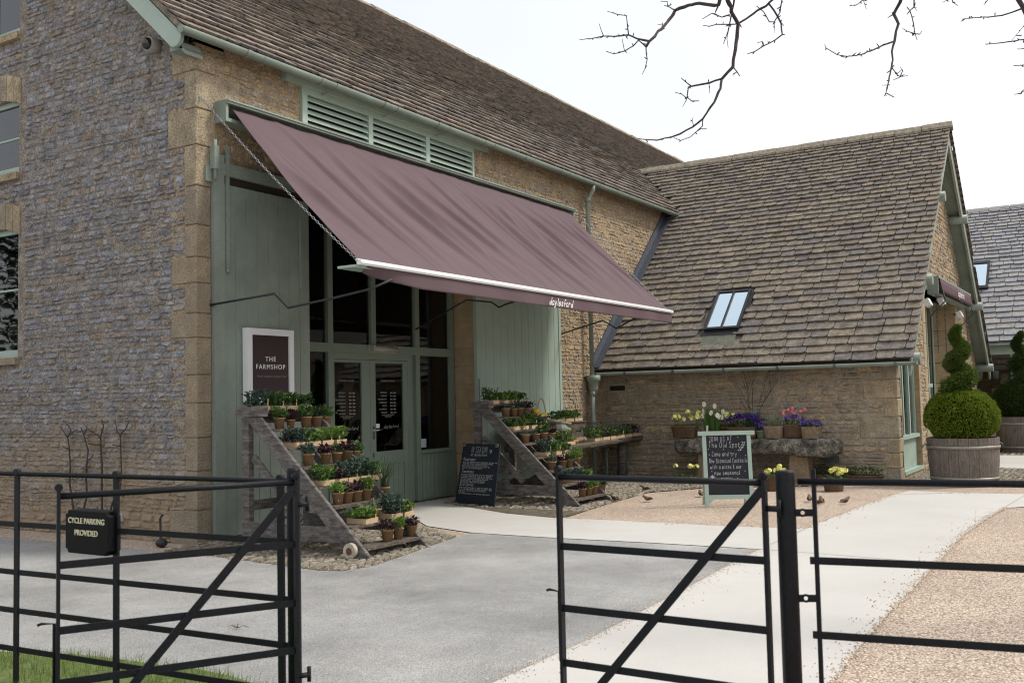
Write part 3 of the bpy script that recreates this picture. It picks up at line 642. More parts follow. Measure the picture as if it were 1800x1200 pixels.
# what can be made out inside
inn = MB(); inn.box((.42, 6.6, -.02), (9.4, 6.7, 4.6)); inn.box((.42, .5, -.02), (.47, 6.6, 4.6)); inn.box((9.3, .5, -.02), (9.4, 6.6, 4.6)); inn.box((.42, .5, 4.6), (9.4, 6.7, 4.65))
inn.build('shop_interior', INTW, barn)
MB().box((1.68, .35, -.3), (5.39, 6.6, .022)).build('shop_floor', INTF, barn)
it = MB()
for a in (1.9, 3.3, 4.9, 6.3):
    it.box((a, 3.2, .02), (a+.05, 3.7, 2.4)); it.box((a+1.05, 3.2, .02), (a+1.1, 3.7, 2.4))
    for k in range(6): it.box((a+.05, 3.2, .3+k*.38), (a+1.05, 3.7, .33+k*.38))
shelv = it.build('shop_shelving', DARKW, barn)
it = MB(); r = random.Random(14)
for a in (1.9, 3.3, 4.9, 6.3):
    for k in range(5):
        x = a+.1
        while x < a+.95:
            w_ = r.uniform(.06, .14); h = r.uniform(.12, .3)
            if r.random() < .75: it.box((x, 3.25, .331+k*.38), (x+w_-.02, 3.4, .331+k*.38+h))
            x += w_
it.build('shop_goods', mat('shop_goods', None, .6, .1, 5, 0, isl=[(.30, .12, .05), (.35, .3, .22), (.06, .09, .05), (.35, .2, .07), (.12, .06, .05)]), shelv)
it = MB(); a = P(592, 575, 1, 2.6)
for px0, px1, y0_, y1_ in ((592, 645, 574, 602), (664, 688, 580, 600), (692, 702, 583, 603)):
    p = P(px0, y1_, 1, 2.6); q_ = P(px1, y0_, 1, 2.6); it.box((p.x, 2.6, p.z), (q_.x, 3.0, q_.z))
it.build('white_boxes', BOXW, shelv)
bn = MB(); p = P(606, 572, 1, 2.9); q_ = P(718, 420, 1, 2.9); bn.box((p.x, 2.9, p.z), (q_.x, 2.92, q_.z)); bnr = bn.build('hanging_banner', NAVY, barn)
cx = (p.x+q_.x)/2; GREYT = mat('banner_lettering', (.16, .16, .17), .7, 0, 3, 0)
for body, z, sz in (('ARTISAN', P(640, 497, 1, 2.9).z, .16), ('REAL ORGANIC FOOD', P(640, 524, 1, 2.9).z, .085), ('MADE BY OUR', P(640, 533, 1, 2.9).z, .085), ('PASSIONATE ARTISANS', P(640, 542, 1, 2.9).z, .085)):
    text(None, body, (cx, 2.895, z), (1, 0, 0), (0, 0, 1), sz, GREYT, 'lettering', bnr, spacing=1.3)
em = bpy.data.materials.new('lamp_glow'); em.use_nodes = True; em.node_tree.nodes['Principled BSDF'].inputs['Emission Color'].default_value = (1, .5, .2, 1); em.node_tree.nodes['Principled BSDF'].inputs['Emission Strength'].default_value = 320
for px, py, rr in ((766, 597, .24), (754, 523, .13)):
    c0 = P(px, py, 1, 2.2); lm = MB().lathe([(rr*.2, .2), (rr, 0), (rr*.97, 0), (rr*.19, .19)], c0, 18).build('pendant_shade', BLKF, barn)
    MB().ball(c0+Vector((0, 0, .09)), .05, 10, 8).build('lit_bulb', em, lm)
# shutters
def shutter(name, x0, x1, z0, z1, pw):
    s = MB(); s.box((x0, -.045, z0), (x1, -.004, z1)); n = max(1, round((x1-x0)/pw)); w_ = (x1-x0)/n
    for i in range(n):
        s.hexa([(x0+i*w_+.006, -.056, z0), (x0+(i+1)*w_-.006, -.056, z0), (x0+(i+1)*w_, -.0449, z0), (x0+i*w_, -.0449, z0), (x0+i*w_+.006, -.056, z1), (x0+(i+1)*w_-.006, -.056, z1), (x0+(i+1)*w_, -.0449, z1), (x0+i*w_, -.0449, z1)])
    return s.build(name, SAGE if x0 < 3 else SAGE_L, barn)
sL = shutter('shutter', .34, 1.70, .05, 3.98, .17); sR = shutter('shutter', 5.40, 8.03, .05, 4.15, .219)
MB().box((5.37, -.06, .1), (5.44, -.002, 4.2)).box((7.97, -.068, .1), (8.05, -.002, 4.2)).build('shutter_post', SAGE_L, sR)
mb = MB(); mb.box((.195, -.07, .07), (.34, -.002, 4.30)); mb.box((.34, -.07, 4.08), (1.72, -.002, 4.22)); mb.build('shutter_post', SAGE, sL); MB().box((.34, -.02, 3.98), (1.7, -.002, 4.08)).build('shadow_board', DARKW, sL)  # last box: dark strip standing in for the shade above the left shutter
mb = MB(); mb.box((.36, -.085, 3.02), (.40, -.058, 4.42)); mb.tube([(.38, -.085, 3.02), (.38, -.06, 2.98)], .02, 8)
for z in (3.05, 3.6, 4.12): mb.tube([(.38, -.1, z), (.38, -.05, z)], .014, 8)
mb.box((1.52, -.085, 2.9), (1.555, -.058, 3.75)); mb.tube([(1.54, -.085, 2.9), (1.54, -.06, 2.87)], .018, 8)
mb.build('strap_bar', SAGE, sL)
mb = MB(); mb.box((.10, -.05, 3.98), (.20, -.0, 4.16)); mb.box((.155, -.12, 4.12), (.225, -.04, 4.38)); mb.tube([(.19, -.09, 4.0), (.19, -.09, 4.45)], .022, 8); mb.build('hinge_pintle', SAGE, sL)
def chain_pts(a, b, sag, n): return [Vector(a).lerp(Vector(b), i/n)-Vector((0, 0, 1))*sag*4*(i/n)*(1-i/n) for i in range(n+1)]
def chain(mb, a, b, sag=.05, link=.045, wr_=.0035, wid=.011):
    Lc = (Vector(b)-Vector(a)).length; n = max(2, int(Lc/(link*.78))); ps = chain_pts(a, b, sag, n)
    for i, (p, q) in enumerate(zip(ps, ps[1:])):
        d = (q-p).normalized(); x = d.cross(Vector((0, 0, 1)))
        if x.length < .1: x = d.cross(Vector((0, 1, 0)))
        x.normalize(); y = x.cross(d); e = x if i % 2 else y; c = (p+q)/2
        mb.tube([c+d*(link/2-.0)*math.cos(t)+e*wid*math.sin(t) for t in [k*math.pi/4 for k in range(8)]], wr_, 4, closed=True)
mb = MB(); ca, cb = P(842, 665, 1, -.1), P(843, 708, 1, -.1); chain(mb, ca, cb, 0, .05); mb.build('hanging_chain', IRON, sR)
# downpipe with hopper
mb = MB(); dx, dy = 9.07, -.14
mb.tube([(dx, gy, gz-.06), (dx, gy, gz-.14), (dx, dy, gz-.3), (dx, dy, 1.9)], .042, 12); mb.tube([(dx, dy, 1.6), (dx, dy, .0)], .04, 12)
for z in (5.15, 3.6, 1.52, 1.0): mb.tube([(dx, dy, z), (dx, dy, z+.09)], .054, 12)
mb.lathe([(.055, 1.55), (.09, 1.66), (.10, 1.78), (.135, 1.80), (.135, 1.9), (.10, 1.9)], (dx+.03, dy, 0), 12); mb.build('downpipe', SAGE, barn)
mb = MB(); mb.tube([(9.35, -.25, .0), (9.35, -.25, .45), (9.45, -.25, .52), (9.6, -.25, .52)], .025, 8); mb.build('waste_pipe', SAGE, barn)

cctv = thing('security_camera', 'grey dome security camera under the eave at the barn corner', 'camera', P(262, 78, 0, -.12))
mb = MB(); mb.tube([(.14, 0, 0), (-.02, 0, 0)], .085, 16); mb.build('housing', CAMW, cctv)
mb = MB(); mb.ball((-.02, 0.0, -.0), .07, 14, 10); mb.build('dome', mat('smoked_dome', (.01, .01, .012), .08, 0, 3, 0, spec=.8), cctv)

# shop sign
p0, p1 = P(427, 708, 1, -.07), P(508, 580, 1, -.07)
sg = thing('shop_sign', 'plum THE FARMSHOP sign in a white box frame on left shutter', 'sign', (p0.x, -.07, p0.z)); x0, x1, z0, z1 = p0.x, p1.x, p0.z, p1.z-.01
mb = MB(); mb.box((x0, -.15, z0), (x0+.075, -.07, z1)); mb.box((x1-.075, -.15, z0), (x1, -.07, z1)); mb.box((x0+.075, -.15, z0), (x1-.075, -.07, z0+.075)); mb.box((x0+.075, -.15, z1-.075), (x1-.075, -.07, z1)); mb.build('frame', WHITE, sg, True)
MB().box((x0+.075, -.13, z0+.075), (x1-.075, -.08, z1-.075)).build('panel', PLUM, sg, True); cx = (x0+x1)/2+.005
text(None, 'THE', (cx, -.132, z1-.375), (1, 0, 0), (0, 0, 1), .078, LETW, 'lettering', sg, spacing=1.3)
text(None, 'FARMSHOP', (cx, -.132, z1-.465), (1, 0, 0), (0, 0, 1), .078, LETW, 'lettering', sg, spacing=1.25)
mb = MB(); hw(mb, 'fresh, seasonal, organic food', (cx-.215, -.132, z1-.56), (1, 0, 0), (0, 0, 1), .016, .003, .2, 4.3); mb.build('lettering', LETD, sg, True)

# ------------------------------------------------------------------ big awning
aw = thing('shop_awning', 'large mauve canvas awning sloping out over the shop entrance', 'awning', (.25, 0, 4.66))
mb = MB(); mb.box((.25, -.24, 4.885), (8.42, -.003, 4.905)); mb.box((.25, -.20, 4.66), (.285, -.004, 4.885)); mb.box((8.385, -.20, 4.66), (8.42, -.004, 4.885)); mb.box((.285, -.06, 4.66), (8.385, -.005, 4.885)); mb.box((.285, -.20, 4.66), (8.385, -.06, 4.70)); mb.box((.25, -.225, 4.86), (8.42, -.205, 4.885))
mb.build('cassette_box', SAGE, aw, True)
nu, nv = 400, 46; mb = MB(); tA, tB = Vector((.36, -.16, 4.835)), Vector((.36, -2.035, 2.91)); nn = Vector((0, -.716, .698)); ln = 7.95
def cloth(u, v):
    p = tA.lerp(tB, v)+Vector((u*ln, 0, 0)); e = math.sin(math.pi*v)
    s1 = u*ln-v*1.0
    cr1 = max(0, 1-abs(noise.noise(Vector((s1*1.5, v*.55, 3))))*11); cr2 = max(0, 1-abs(noise.noise(Vector((s1*3.1, v*.8, 8))))*5)
    sm_ = (u*ln) % 1.135; seam = .004 if sm_ < .035 else 0
    f1 = .07*noise.noise(Vector((s1*.9, v*.6, 0)))+.055*noise.noise(Vector((s1*2.2, v*.6, 5)))+.06*cr1+.03*cr2+seam+.004*noise.noise(Vector((s1*13, v*1.2, 9)))
    top = max(0, 1-v*3)*.006*math.sin(u*ln*11)
    ed = min(1, .15+u*22, .15+(1-u)*22); f1 *= ed
    return p+nn*((f1*(.25+.75*e)+top)*(.35+.65*min(1, 6*v*(1.02-v)*.7+.1))-.045*e+.02*noise.noise(Vector((u*3, v*1.5, 1)))*e)
for j in range(nv+1):
    for i in range(nu+1): mb.v.append(tuple(cloth(i/nu, j/nv)))
for j in range(nv):
    for i in range(nu): a = j*(nu+1)+i; mb.f.append([a, a+1, a+nu+2, a+nu+1]); mb.sm.append(True)
fab = mb.build('canopy', CANVAS, aw, True); sol = fab.modifiers.new('s', 'SOLIDIFY'); sol.thickness = .002
fb = MB(); fb.box((.30, -2.085, 2.885), (8.36, -2.03, 2.935)); fb.tube([(.30, -2.03, 2.935), (8.36, -2.03, 2.935)], .016, 8); fb.box((.30, -2.095, 2.90), (8.36, -2.085, 2.912)); bar = fb.build('front_bar', ALU, aw, True)
MB().box((.27, -2.03, 2.86), (.62, -1.80, 2.885)).build('end_board', SAGE_L, aw, True)
mb = MB(); nv2 = 8
for j in range(nv2+1):
    for i in range(nu+1):
        x = .45+i/nu*7.88; t = j/nv2; k = min(1, (x-.45)/.9); dr_ = .175*(.35+.65*k**.6); rp = .02*noise.noise(Vector((x*1.8, 0, 5)))+.008*math.sin(x*7)
        mb.v.append((x, -2.06-t*(rp+.02*(1-k)*0)-(1-k)*t*-.10, 2.893-t*dr_+.006*noise.noise(Vector((x*3, 2, 2)))*t))
for j in range(nv2):
    for i in range(nu): a = j*(nu+1)+i; mb.f.append([a, a+1, a+nu+2, a+nu+1]); mb.sm.append(True)
val = mb.build('valance', CANVAS, aw, True); sol = val.modifiers.new('s', 'SOLIDIFY'); sol.thickness = .0015
lc = P(966, 541, 1, -2.10); mb = MB(); hw(mb, 'daylesford', (lc.x-.02, -2.105, lc.z+.045), (1, 0, 0), (0, 0, 1), .056, .011, .32, 4.9); mb.build('valance_lettering', LETW, val, True)
def arm(pts, xs_):
    m_ = MB(); ps = [P(a, b, 0, x) for (a, b), x in zip(pts, xs_)]; ps[0].y = 0; m_.tube(ps, .013, 8); m_.tube([ps[0]+Vector((0, .0, -.07)), ps[0]+Vector((0, 0, .07))], .022, 8); m_.build('folding_arm', IRON, aw, True)
arm([(371, 536), (482, 516), (506, 541), (590, 523), (650, 508), (690, 491)], (.17, .27, .33, .45, .58, .74))
arm([(978, 588), (1060, 563), (1083, 577), (1128, 553)], (8.12, 8.1, 8.05, 7.9))
m_ = MB(); m_.tube([(4.3, .3, 2.55), P(820, 527, 1, -1.0), P(864, 531, 1, -1.2), P(877, 540, 1, -1.3), P(891, 534, 1, -1.5), P(905, 530, 1, -2.0)], .012, 8); m_.build('folding_arm', IRON, aw, True)  # middle arm, its inner stretch an arm's reflection in the glass built solid
mb = MB(); hk = P(352, 170, 1, -.03); chain(mb, hk, (.36, -2.0, 2.93), .05); mb.tube([hk+Vector((0, .05, 0)), hk], .018, 8); mb.build('stay_chain', STEEL, aw, True)
mb = MB(); chain(mb, (8.5, -.03, 5.08), (8.34, -2.0, 2.93), .05, .07); mb.tube([(8.5, .02, 5.08), (8.5, -.05, 5.08)], .018, 6); mb.build('stay_chain', STEEL, aw, True)

# ================================================================== WING (low outbuilding)
WX, WY, RX, RZ = 9.75, -5.36, 14.775, 6.955
wing = thing('stone_outbuilding', 'low stone outbuilding with a steep stone-tiled roof joined to the barn', 'outbuilding', (WX, WY, 0))
mb = MB(); vent = P(1085, 682, 0, WX); vh = [(vent.y-.16, vent.y+.16, vent.z-.045, vent.z+.045)]
cells(mb, WY, -.0, -.3, 2.12, vh, lambda u, t, z: (WX+t, u, z), .35); mb.build('side_wall', WMORT, wing, True)
quo = MB(); qs = []; qgw = []; r = random.Random(41); z = -.05; i = 0
while z < 2.05:
    h = min(r.uniform(.22, .36), 2.1-z); a = (.19, .22, .18, .60, .2, .52, .21)[i % 7]; b = (.2 if i % 2 else .33)
    quo.box((WX-.018, WY-.018, z+.004), (WX+b, WY+a, z+h-.004)); qs.append((-9, WY+a+.005, z, z+h)); qgw.append((0, WX+b+.005, z, z+h)); z += h; i += 1
q = quo.build('quoin', mat('corner_limestone', None, .92, .34, 4, .8, 45, isl=[(.37, .285, .18), (.30, .26, .19), (.43, .33, .205), (.27, .245, .185)], bdist=.015), wing, True); bv = q.modifiers.new('b', 'BEVEL'); bv.width = .014; bv.segments = 2
mb = MB(); rubble(mb, lambda u, o, z: (WX-o, u, z), lambda z: WY, lambda z: -.04, 0, 2.1, qs+vh, hr=(.06, .14), wr=(.14, .45), proud=(.004, .02), joint=.014, seed=51); mb.build('side_rubble', WSTONE, wing, True)
mb = MB(); c = vent
for k in range(8): mb.box((WX-.01, c.y-.155+k*.04, c.z-.04), (WX+.0, c.y-.14+k*.04, c.z+.04))
for k in range(4): mb.box((WX-.008, c.y-.155, c.z-.04+k*.025), (WX-.002, c.y+.155, c.z-.034+k*.025))
mb.box((WX+.03, c.y-.16, c.z-.045), (WX+.04, c.y+.16, c.z+.045)); mb.build('air_vent', IRON, wing, True)
# gable wall facing the courtyard
g0 = lambda z: WX+max(0, (z-2.12)/.9185); g1 = lambda z: 2*RX-g0(z)
ho = [(10.15, 11.85, .08, 2.06), (12.75, 16.7, -.3, 3.42)]
mb = MB(); cells(mb, WX+.004, 2*RX-WX, -.3, 2.1, ho, lambda u, t, z: (u, WY+t, z), .35)
mb.prism([(WX+.004, WY, 2.1), (12.75, WY, 2.1), (12.75, WY, 2.1+3*.9185)], (0, .35, 0)); mb.prism([(2*RX-WX, WY, 2.1), (16.7, WY, 2.1), (16.7, WY, 2.1+(2*RX-WX-16.7)*.9185)], (0, .35, 0))
mb.prism([(12.75, WY, 3.42), (16.7, WY, 3.42), (16.7, WY, 4.9), (RX, WY, 6.72), (12.75, WY, 4.85)], (0, .35, 0)); mb.build('gable_wall', FMORT, wing, True)
mb = MB(); rubble(mb, lambda u, o, z: (u, WY-o, z), g0, g1, 0, 6.6, qgw+[(10.02, 11.95, 0, 2.3), (12.45, 17.0, 0, 3.6)], hr=(.06, .13), wr=(.12, .35), seed=52, proud=(.003, .018), joint=.008); mb.build('gable_rubble', FSTONE, wing, True)
r = random.Random(43)
for xa, xb in ((12.47, 12.755), (16.69, 16.98)):
    mb = MB(); z = 0
    while z < 3.4: h = min(r.uniform(.3, .5), 3.42-z); mb.box((xa, WY-.012, z+.004), (xb, WY+.55, z+h-.004)); z += h
    q = mb.build('door_jamb', JAMB, wing, True); bv = q.modifiers.new('b', 'BEVEL'); bv.width = .008
mb = MB(); z = 0
while z < 2.05:
    h = min(r.uniform(.3, .5), 2.06-z); mb.box((11.84, WY-.01, z+.004), (12.06, WY+.3, z+h-.004)); z += h
q = mb.build('window_jamb', JAMB, wing, True); bv = q.modifiers.new('b', 'BEVEL'); bv.width = .008
MB().box((12.47, WY-.03, 3.42), (16.98, WY+.55, 3.60)).build('door_lintel', SAGE, wing, True)
mb = MB(); yv = WY+.08
for x in (10.15, 10.7, 11.25, 11.77): mb.box((x, yv, .72), (x+.08, yv+.08, 2.0))
mb.box((10.15, yv, 2.0), (11.85, yv+.08, 2.06)); mb.box((10.12, yv-.06, .66), (11.88, yv+.08, .72)); mb.box((10.15, yv+.02, .14), (11.85, yv+.06, .66)); mb.box((10.12, yv-.1, .08), (11.88, yv+.06, .14))
for k in range(17): mb.box((10.16+k*.1, yv+.008, .145), (10.25+k*.1, yv+.02, .655))
wf = mb.build('window', SAGE_L, wing, True); MB().box((10.2, yv+.035, .72), (11.8, yv+.041, 2.0)).build('pane', GLASS, wf, True)
mb = MB(); yd = WY+.46
for x in (12.76, 13.5, 14.65, 15.8, 16.6): mb.box((x, yd, 0), (x+.09, yd+.08, 3.4))
for z in (.02, 1.55, 3.32): mb.box((12.8, yd+.005, z), (16.66, yd+.075, z+.08))
sfw = mb.build('glazed_screen', SAGE_L, wing, True); MB().box((12.8, yd+.035, .1), (16.66, yd+.041, 3.32)).build('pane', GLASS, sfw, True)
mb = MB(); mb.box((10.3, -.2, 0), (19.2, -.4, 2.3)); mb.box((10.1, WY+1.9, 0), (19.6, WY+2, 2)); mb.build('interior_wall', INTW, wing, True)
MB().box((2*RX-WX-.35, WY+.35, -.3), (2*RX-WX, 0, 2.1)).build('far_wall', WMORT, wing, True)
# roof of the wing
CW, SW = 1/math.hypot(1, .9185), .9185/math.hypot(1, .9185)
mb = MB(); e = [Vector((9.42, 0, 2.02)), Vector((RX, 0, RZ-.02)), Vector((2*RX-9.42, 0, 2.02)), Vector((2*RX-9.42, 0, 1.93)), Vector((RX, 0, RZ-.12)), Vector((9.42, 0, 1.93))]
mb.prism([p+Vector((0, -5.66, 0)) for p in e], (0, 5.66-.02, 0))
wroof = mb.build('roof', TILE, wing, True)
mb = MB(); mb.prism([(13.3, -.02, 5.59), (RX, -.02, RZ-.02), (RX, 1.33, RZ-.02)], (0, 0, -.05)); mb.prism([(2*RX-13.3, -.02, 5.59), (RX, -.02, RZ-.02), (RX, 1.33, RZ-.02)], (0, 0, -.05)); mb.build('valley_deck', TILE, wroof, True)
tO = Vector((9.36, 0, 1.985)); tS = Vector((CW, 0, SW)); tN = Vector((-SW, 0, CW)); tl = (RX-9.36)/CW
def keep_w(u, s):
    y = -u; z = tO.z+s*SW
    return y < -.03 if z < 5.6 else y < (z-5.6)/K-.17
sk = [P(1240, 583, 0, 10.09), P(1322, 515, 0, 10.88)]
skS0, skS1, skU0, skU1 = (10.06-9.36)/CW, (10.90-9.36)/CW, 1.985, 2.645
mb = MB(); tiles(mb, tO, (0, -1, 0), tS, tN, -1.4, 5.72, tl, .212, .135, keep_w, (.26, .50), .019, 61, [(skU0-.05, skU1+.05, skS0-.42, skS1+.03)]); mb.build('roof_tiles', TILE, wroof, True)
mb = MB(); tiles(mb, Vector((2*RX-9.36, 0, 1.985)), (0, -1, 0), Vector((-CW, 0, SW)), Vector((SW, 0, CW)), .02, 5.72, tl, .265, .135, None, (.3, .6), .024, 62); mb.build('roof_tiles', TILE, wroof, True)
mb = MB(); y = -5.74; r = random.Random(6)
while y < 1.2:
    L = r.uniform(.45, .62); zz = RZ+.035+r.uniform(-.008, .01); mb.prism([(RX-.15, y, zz-.11), (RX-.14, y, zz-.06), (RX-.02, y, zz+.06), (RX+.02, y, zz+.06), (RX+.14, y, zz-.06), (RX+.15, y, zz-.11), (RX, y, zz)], (0, L-.012, 0)); y += L
mb.build('ridge_tiles', RIDGE, wroof, True)
def rp(u, s, n=0): return tO+Vector((0, -1, 0))*u+tS*s+tN*n
mb = MB()
def rbox(mb, u0, u1, s0, s1, n0, n1): mb.hexa([rp(u0, s0, n0), rp(u1, s0, n0), rp(u1, s1, n0), rp(u0, s1, n0), rp(u0, s0, n1), rp(u1, s0, n1), rp(u1, s1, n1), rp(u0, s1, n1)])
for a in ((skU0, skU0+.045), (skU1-.045, skU1), ((skU0+skU1)/2-.018, (skU0+skU1)/2+.018)): rbox(mb, *a, skS0+.05, skS1-.05, .01, .10)
rbox(mb, skU0, skU1, skS0, skS0+.05, .01, .10); rbox(mb, skU0, skU1, skS1-.05, skS1, .01, .10); sky_w = mb.build('skylight', BLKF, wroof, True)
mb = MB(); rbox(mb, skU0+.045, (skU0+skU1)/2-.018, skS0+.05, skS1-.05, .075, .08); mb.build('pane', SKYG, sky_w, True)
mb = MB(); rbox(mb, (skU0+skU1)/2+.018, skU1-.045, skS0+.05, skS1-.05, .075, .08); mb.build('pane', SKYG, sky_w, True)
mb = MB(); rbox(mb, skU0, skU1, skS0-.12, skS0, .02, .045); rbox(mb, skU0-.06, skU0, skS0-.12, skS1+.05, .01, .03); rbox(mb, skU1, skU1+.05, skS0-.12, skS1+.05, .01, .03); mb.build('flashing', BLKF, sky_w, True)
mb = MB(); rbox(mb, skU0, skU1-.02, skS0-.40, skS0-.12, .012, .035); mb.build('apron', mat('green_lead_apron', (.13, .14, .105), .7, .3, 6, .1), sky_w, True)
mb = MB(); a, b = Vector((9.36, -.035, 2.0)), Vector((13.12, -.035, 2.0+3.76*.9185)); up = Vector((-SW, 0, CW))
mb.prism([a+up*.02, b+up*.02, b+up*.20, a+up*.20], (0, .02, 0)); mb.prism([a+up*.06, b+up*.06, b+up*.075, a+up*.075], (0, -.14, 0)); mb.build('flashing', LEAD, wroof, True)
gut = MB(); halfgut(gut, (9.34, -.1, 1.95), (9.34, -5.76, 1.95), .06, (1, 0, 0)); gut.box((9.28, -5.77, 1.90), (9.40, -5.76, 1.955)); gw_ = gut.build('gutter', SAGE, wing, True)
y = -.7
while y > -5.7:
    brk = MB()
    brk.tube([(9.40, y, 1.87), (9.41, y, 1.80), (9.45, y, 1.79)], .006, 5); brk.tube([(9.7, y, 1.95), (9.4, y, 1.88)], .006, 5); halfgut(brk, (9.34, y-.02, 1.95), (9.34, y+.02, 1.95), .066, (1, 0, 0)); y -= .95; brk.build('gutter_bracket', SAGE, gw_, True)
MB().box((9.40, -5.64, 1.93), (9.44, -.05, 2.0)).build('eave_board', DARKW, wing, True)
# verge: bargeboards, soffit boarding and purlin ends
mb = MB()
for sgn in (-1, 1):
    X = lambda x: RX+sgn*x
    mb.prism([(X(-.0), -5.66, RZ-.13), (X(5.35), -5.66, 2.04-.13+.0), (X(5.35), -5.66, 1.72), (X(0), -5.66, RZ-.37)], (0, .045, 0))
mb.build('bargeboard', SAGE, wroof, True)
mb = MB()
for sgn in (-1, 1):
    X = lambda x: RX+sgn*x
    mb.prism([(X(0), -5.61, RZ-.14), (X(5.3), -5.61, RZ-.14-5.3*.9185), (X(5.3), -5.61, RZ-.165-5.3*.9185), (X(0), -5.61, RZ-.165)], (0, .42, 0))
    for xx in (1.55, 3.5, 5.05): zc = RZ-.31-xx*.9185; mb.tube([(X(xx), -5.76, zc), (X(xx), -5.2, zc)], .10, 14)
mb.build('soffit', SAGE, wroof, True)
# small awning over the courtyard door, with its lamps
sa = thing('door_awning', 'small rolled-up mauve awning over the tall courtyard doorway', 'awning', (13.4, WY, 3.3))
mb = MB(); mb.box((13.05, WY-.24, 3.63), (17.6, WY-.02, 3.67)); mb.box((13.05, WY-.22, 3.34), (13.1, WY-.02, 3.63)); mb.box((17.55, WY-.22, 3.34), (17.6, WY-.02, 3.63)); mb.box((13.1, WY-.08, 3.34), (17.55, WY-.02, 3.63)); mb.box((13.1, WY-.2, 3.34), (17.55, WY-.08, 3.36)); mb.build('cassette_box', SAGE, sa, True)
mb = MB()
for i in range(81):
    x = 13.15+i/80*4.35
    for j in range(4): mb.v.append((x, WY-.24-.016*math.sin(x*13)*j/3-.01*j, 3.62-j*.085))
for i in range(80):
    for j in range(3): a = i*4+j; mb.f.append([a, a+4, a+5, a+1]); mb.sm.append(True)
vs = mb.build('valance', CANVAS_D, sa, True); sol = vs.modifiers.new('s', 'SOLIDIFY'); sol.thickness = .002
mb = MB(); hw(mb, 'daylesford', (15.2, WY-.285, 3.44), (1, 0, 0), (0, 0, 1), .085, .018, .18, 4.3); mb.build('valance_lettering', LETW, vs, True)
mb = MB()
for x in (13.3, 17.3): mb = MB(); mb.tube([(x, WY-.26, 3.4), (x, WY-.30, 3.2), (x-.25, WY-.06, 2.9), (x-.25, WY-.05, .9)], .014, 7); mb.build('folding_arm', IRON, sa, True)
for x in (13.2, 14.2, 17.4): mb = MB(); chain(mb, (x, WY-.15, 3.4), (x, WY-.15, 2.2), 0, .06); mb.build('chain', IRON, sa, True)
for lab, (px, py) in (('white floodlight left of the courtyard doorway under the small awning', (1631, 532)), ('white floodlight right of the courtyard doorway under the small awning', (1687, 553)), ('white floodlight between two others above the courtyard doorway', (1655, 530))):
    p = P(px, py, 1, WY-.14); lp = thing('floodlight', lab, 'floodlight', p, 0, 'floodlights over the courtyard doorway')
    MB().obox((0, 0, 0), (1, 0, 0), (0, .9, -.4), (0, .4, .9), .26, .10, .14).build('lamp_head', WHITE, lp); MB().tube([(0, .14, .02), (0, .03, 0)], .015, 6).build('bracket', IRON, lp)

# ================================================================== FAR BUILDING
FX = 22.45; farb = thing('slate_roofed_shop', 'stone shop range with blue-grey slate roof beyond the courtyard', 'building', (FX, -12, 0))
mb = MB(); mb.box((FX, -12, -.3), (FX+.3, -9.6, 2.7)); mb.box((FX, -9.6, -.3), (FX+.3, -4.0, .5)); mb.box((FX+.3, -4.4, -.3), (31.4, -4.0, 2.7)); mb.box((31.1, -12, -.3), (31.4, -4.4, 2.7)); mb.box((FX+.3, -12, -.3), (31.1, -11.7, 2.7)); mb.box((FX+2.2, -11.7, 0), (FX+2.3, -4.4, 2.7)); mb.build('wall', FMORT, farb, True)
mb = MB(); e = [(22.2, -12.3, 2.74), (26.96, -12.3, 7.11), (31.72, -12.3, 2.74), (31.72, -12.3, 2.64), (26.96, -12.3, 7.0), (22.2, -12.3, 2.64)]
mb.prism(e, (0, 8.6, 0)); fr_ = mb.build('roof', SLATE, farb, True)
mb = MB(); tiles(mb, Vector((22.16, 0, 2.73)), (0, -1, 0), tS, tN, 3.72, 12.3, 4.8/CW, .25, .15, None, (.3, .55), .02, 71); mb.build('roof_tiles', SLATE, fr_, True)
mb = MB(); tiles(mb, Vector((31.76, 0, 2.73)), (0, -1, 0), Vector((-CW, 0, SW)), Vector((SW, 0, CW)), 3.72, 12.3, 4.8/CW, .4, .4, None, (.8, 1.2), .02, 72); mb.build('roof_tiles', SLATE, fr_, True)
mb = MB(); y = -12.3
while y < -3.8: mb.prism([(26.80, y, 7.06), (26.96, y, 7.2), (27.12, y, 7.06), (26.96, y, 7.1)], (0, .58, 0)); y += .6
mb.build('ridge_tiles', mat('grey_ridge', (.28, .28, .27), .8), fr_, True)
def frp(x, y, n=0): return Vector((22.16, 0, 2.73))+Vector((0, y, 0))+tS*((x-22.16)/CW)+tN*n
sp = []
def rhit(px, py):
    d = ray(px, py); t = (2.73-CP.z+.9185*(CP.x-22.16))/(d.z-.9185*d.x); return CP+d*t
a, b = rhit(1712, 512), rhit(1741, 463); mb = MB(); y0, y1, x0, x1 = b.y, a.y+.25, a.x, b.x
def fbox(mb, xa, xb, ya, yb, n0, n1): mb.hexa([frp(xa, ya, n0), frp(xb, ya, n0), frp(xb, yb, n0), frp(xa, yb, n0), frp(xa, ya, n1), frp(xb, ya, n1), frp(xb, yb, n1), frp(xa, yb, n1)])
for q in ((x0, x1, y0, y0+.06), (x0, x1, y1-.06, y1), (x0, x0+.08, y0+.06, y1-.06), (x1-.08, x1, y0+.06, y1-.06)): fbox(mb, *q, .02, .12)
s2 = mb.build('skylight', BLKF, fr_, True); mb = MB(); fbox(mb, x0+.08, x1-.08, y0+.06, y1-.06, .09, .095); mb.build('pane', SKYG, s2, True)
gut = MB(); halfgut(gut, (22.12, -3.9, 2.68), (22.12, -12.3, 2.68), .07, (1, 0, 0)); gut.tube([(22.12, -5.0, 2.6), (22.12, -5.0, 2.5), (22.12, -4.75, 2.3), (22.12, -4.7, .1)], .05, 10); gut.build('gutter', SAGE, farb, True)
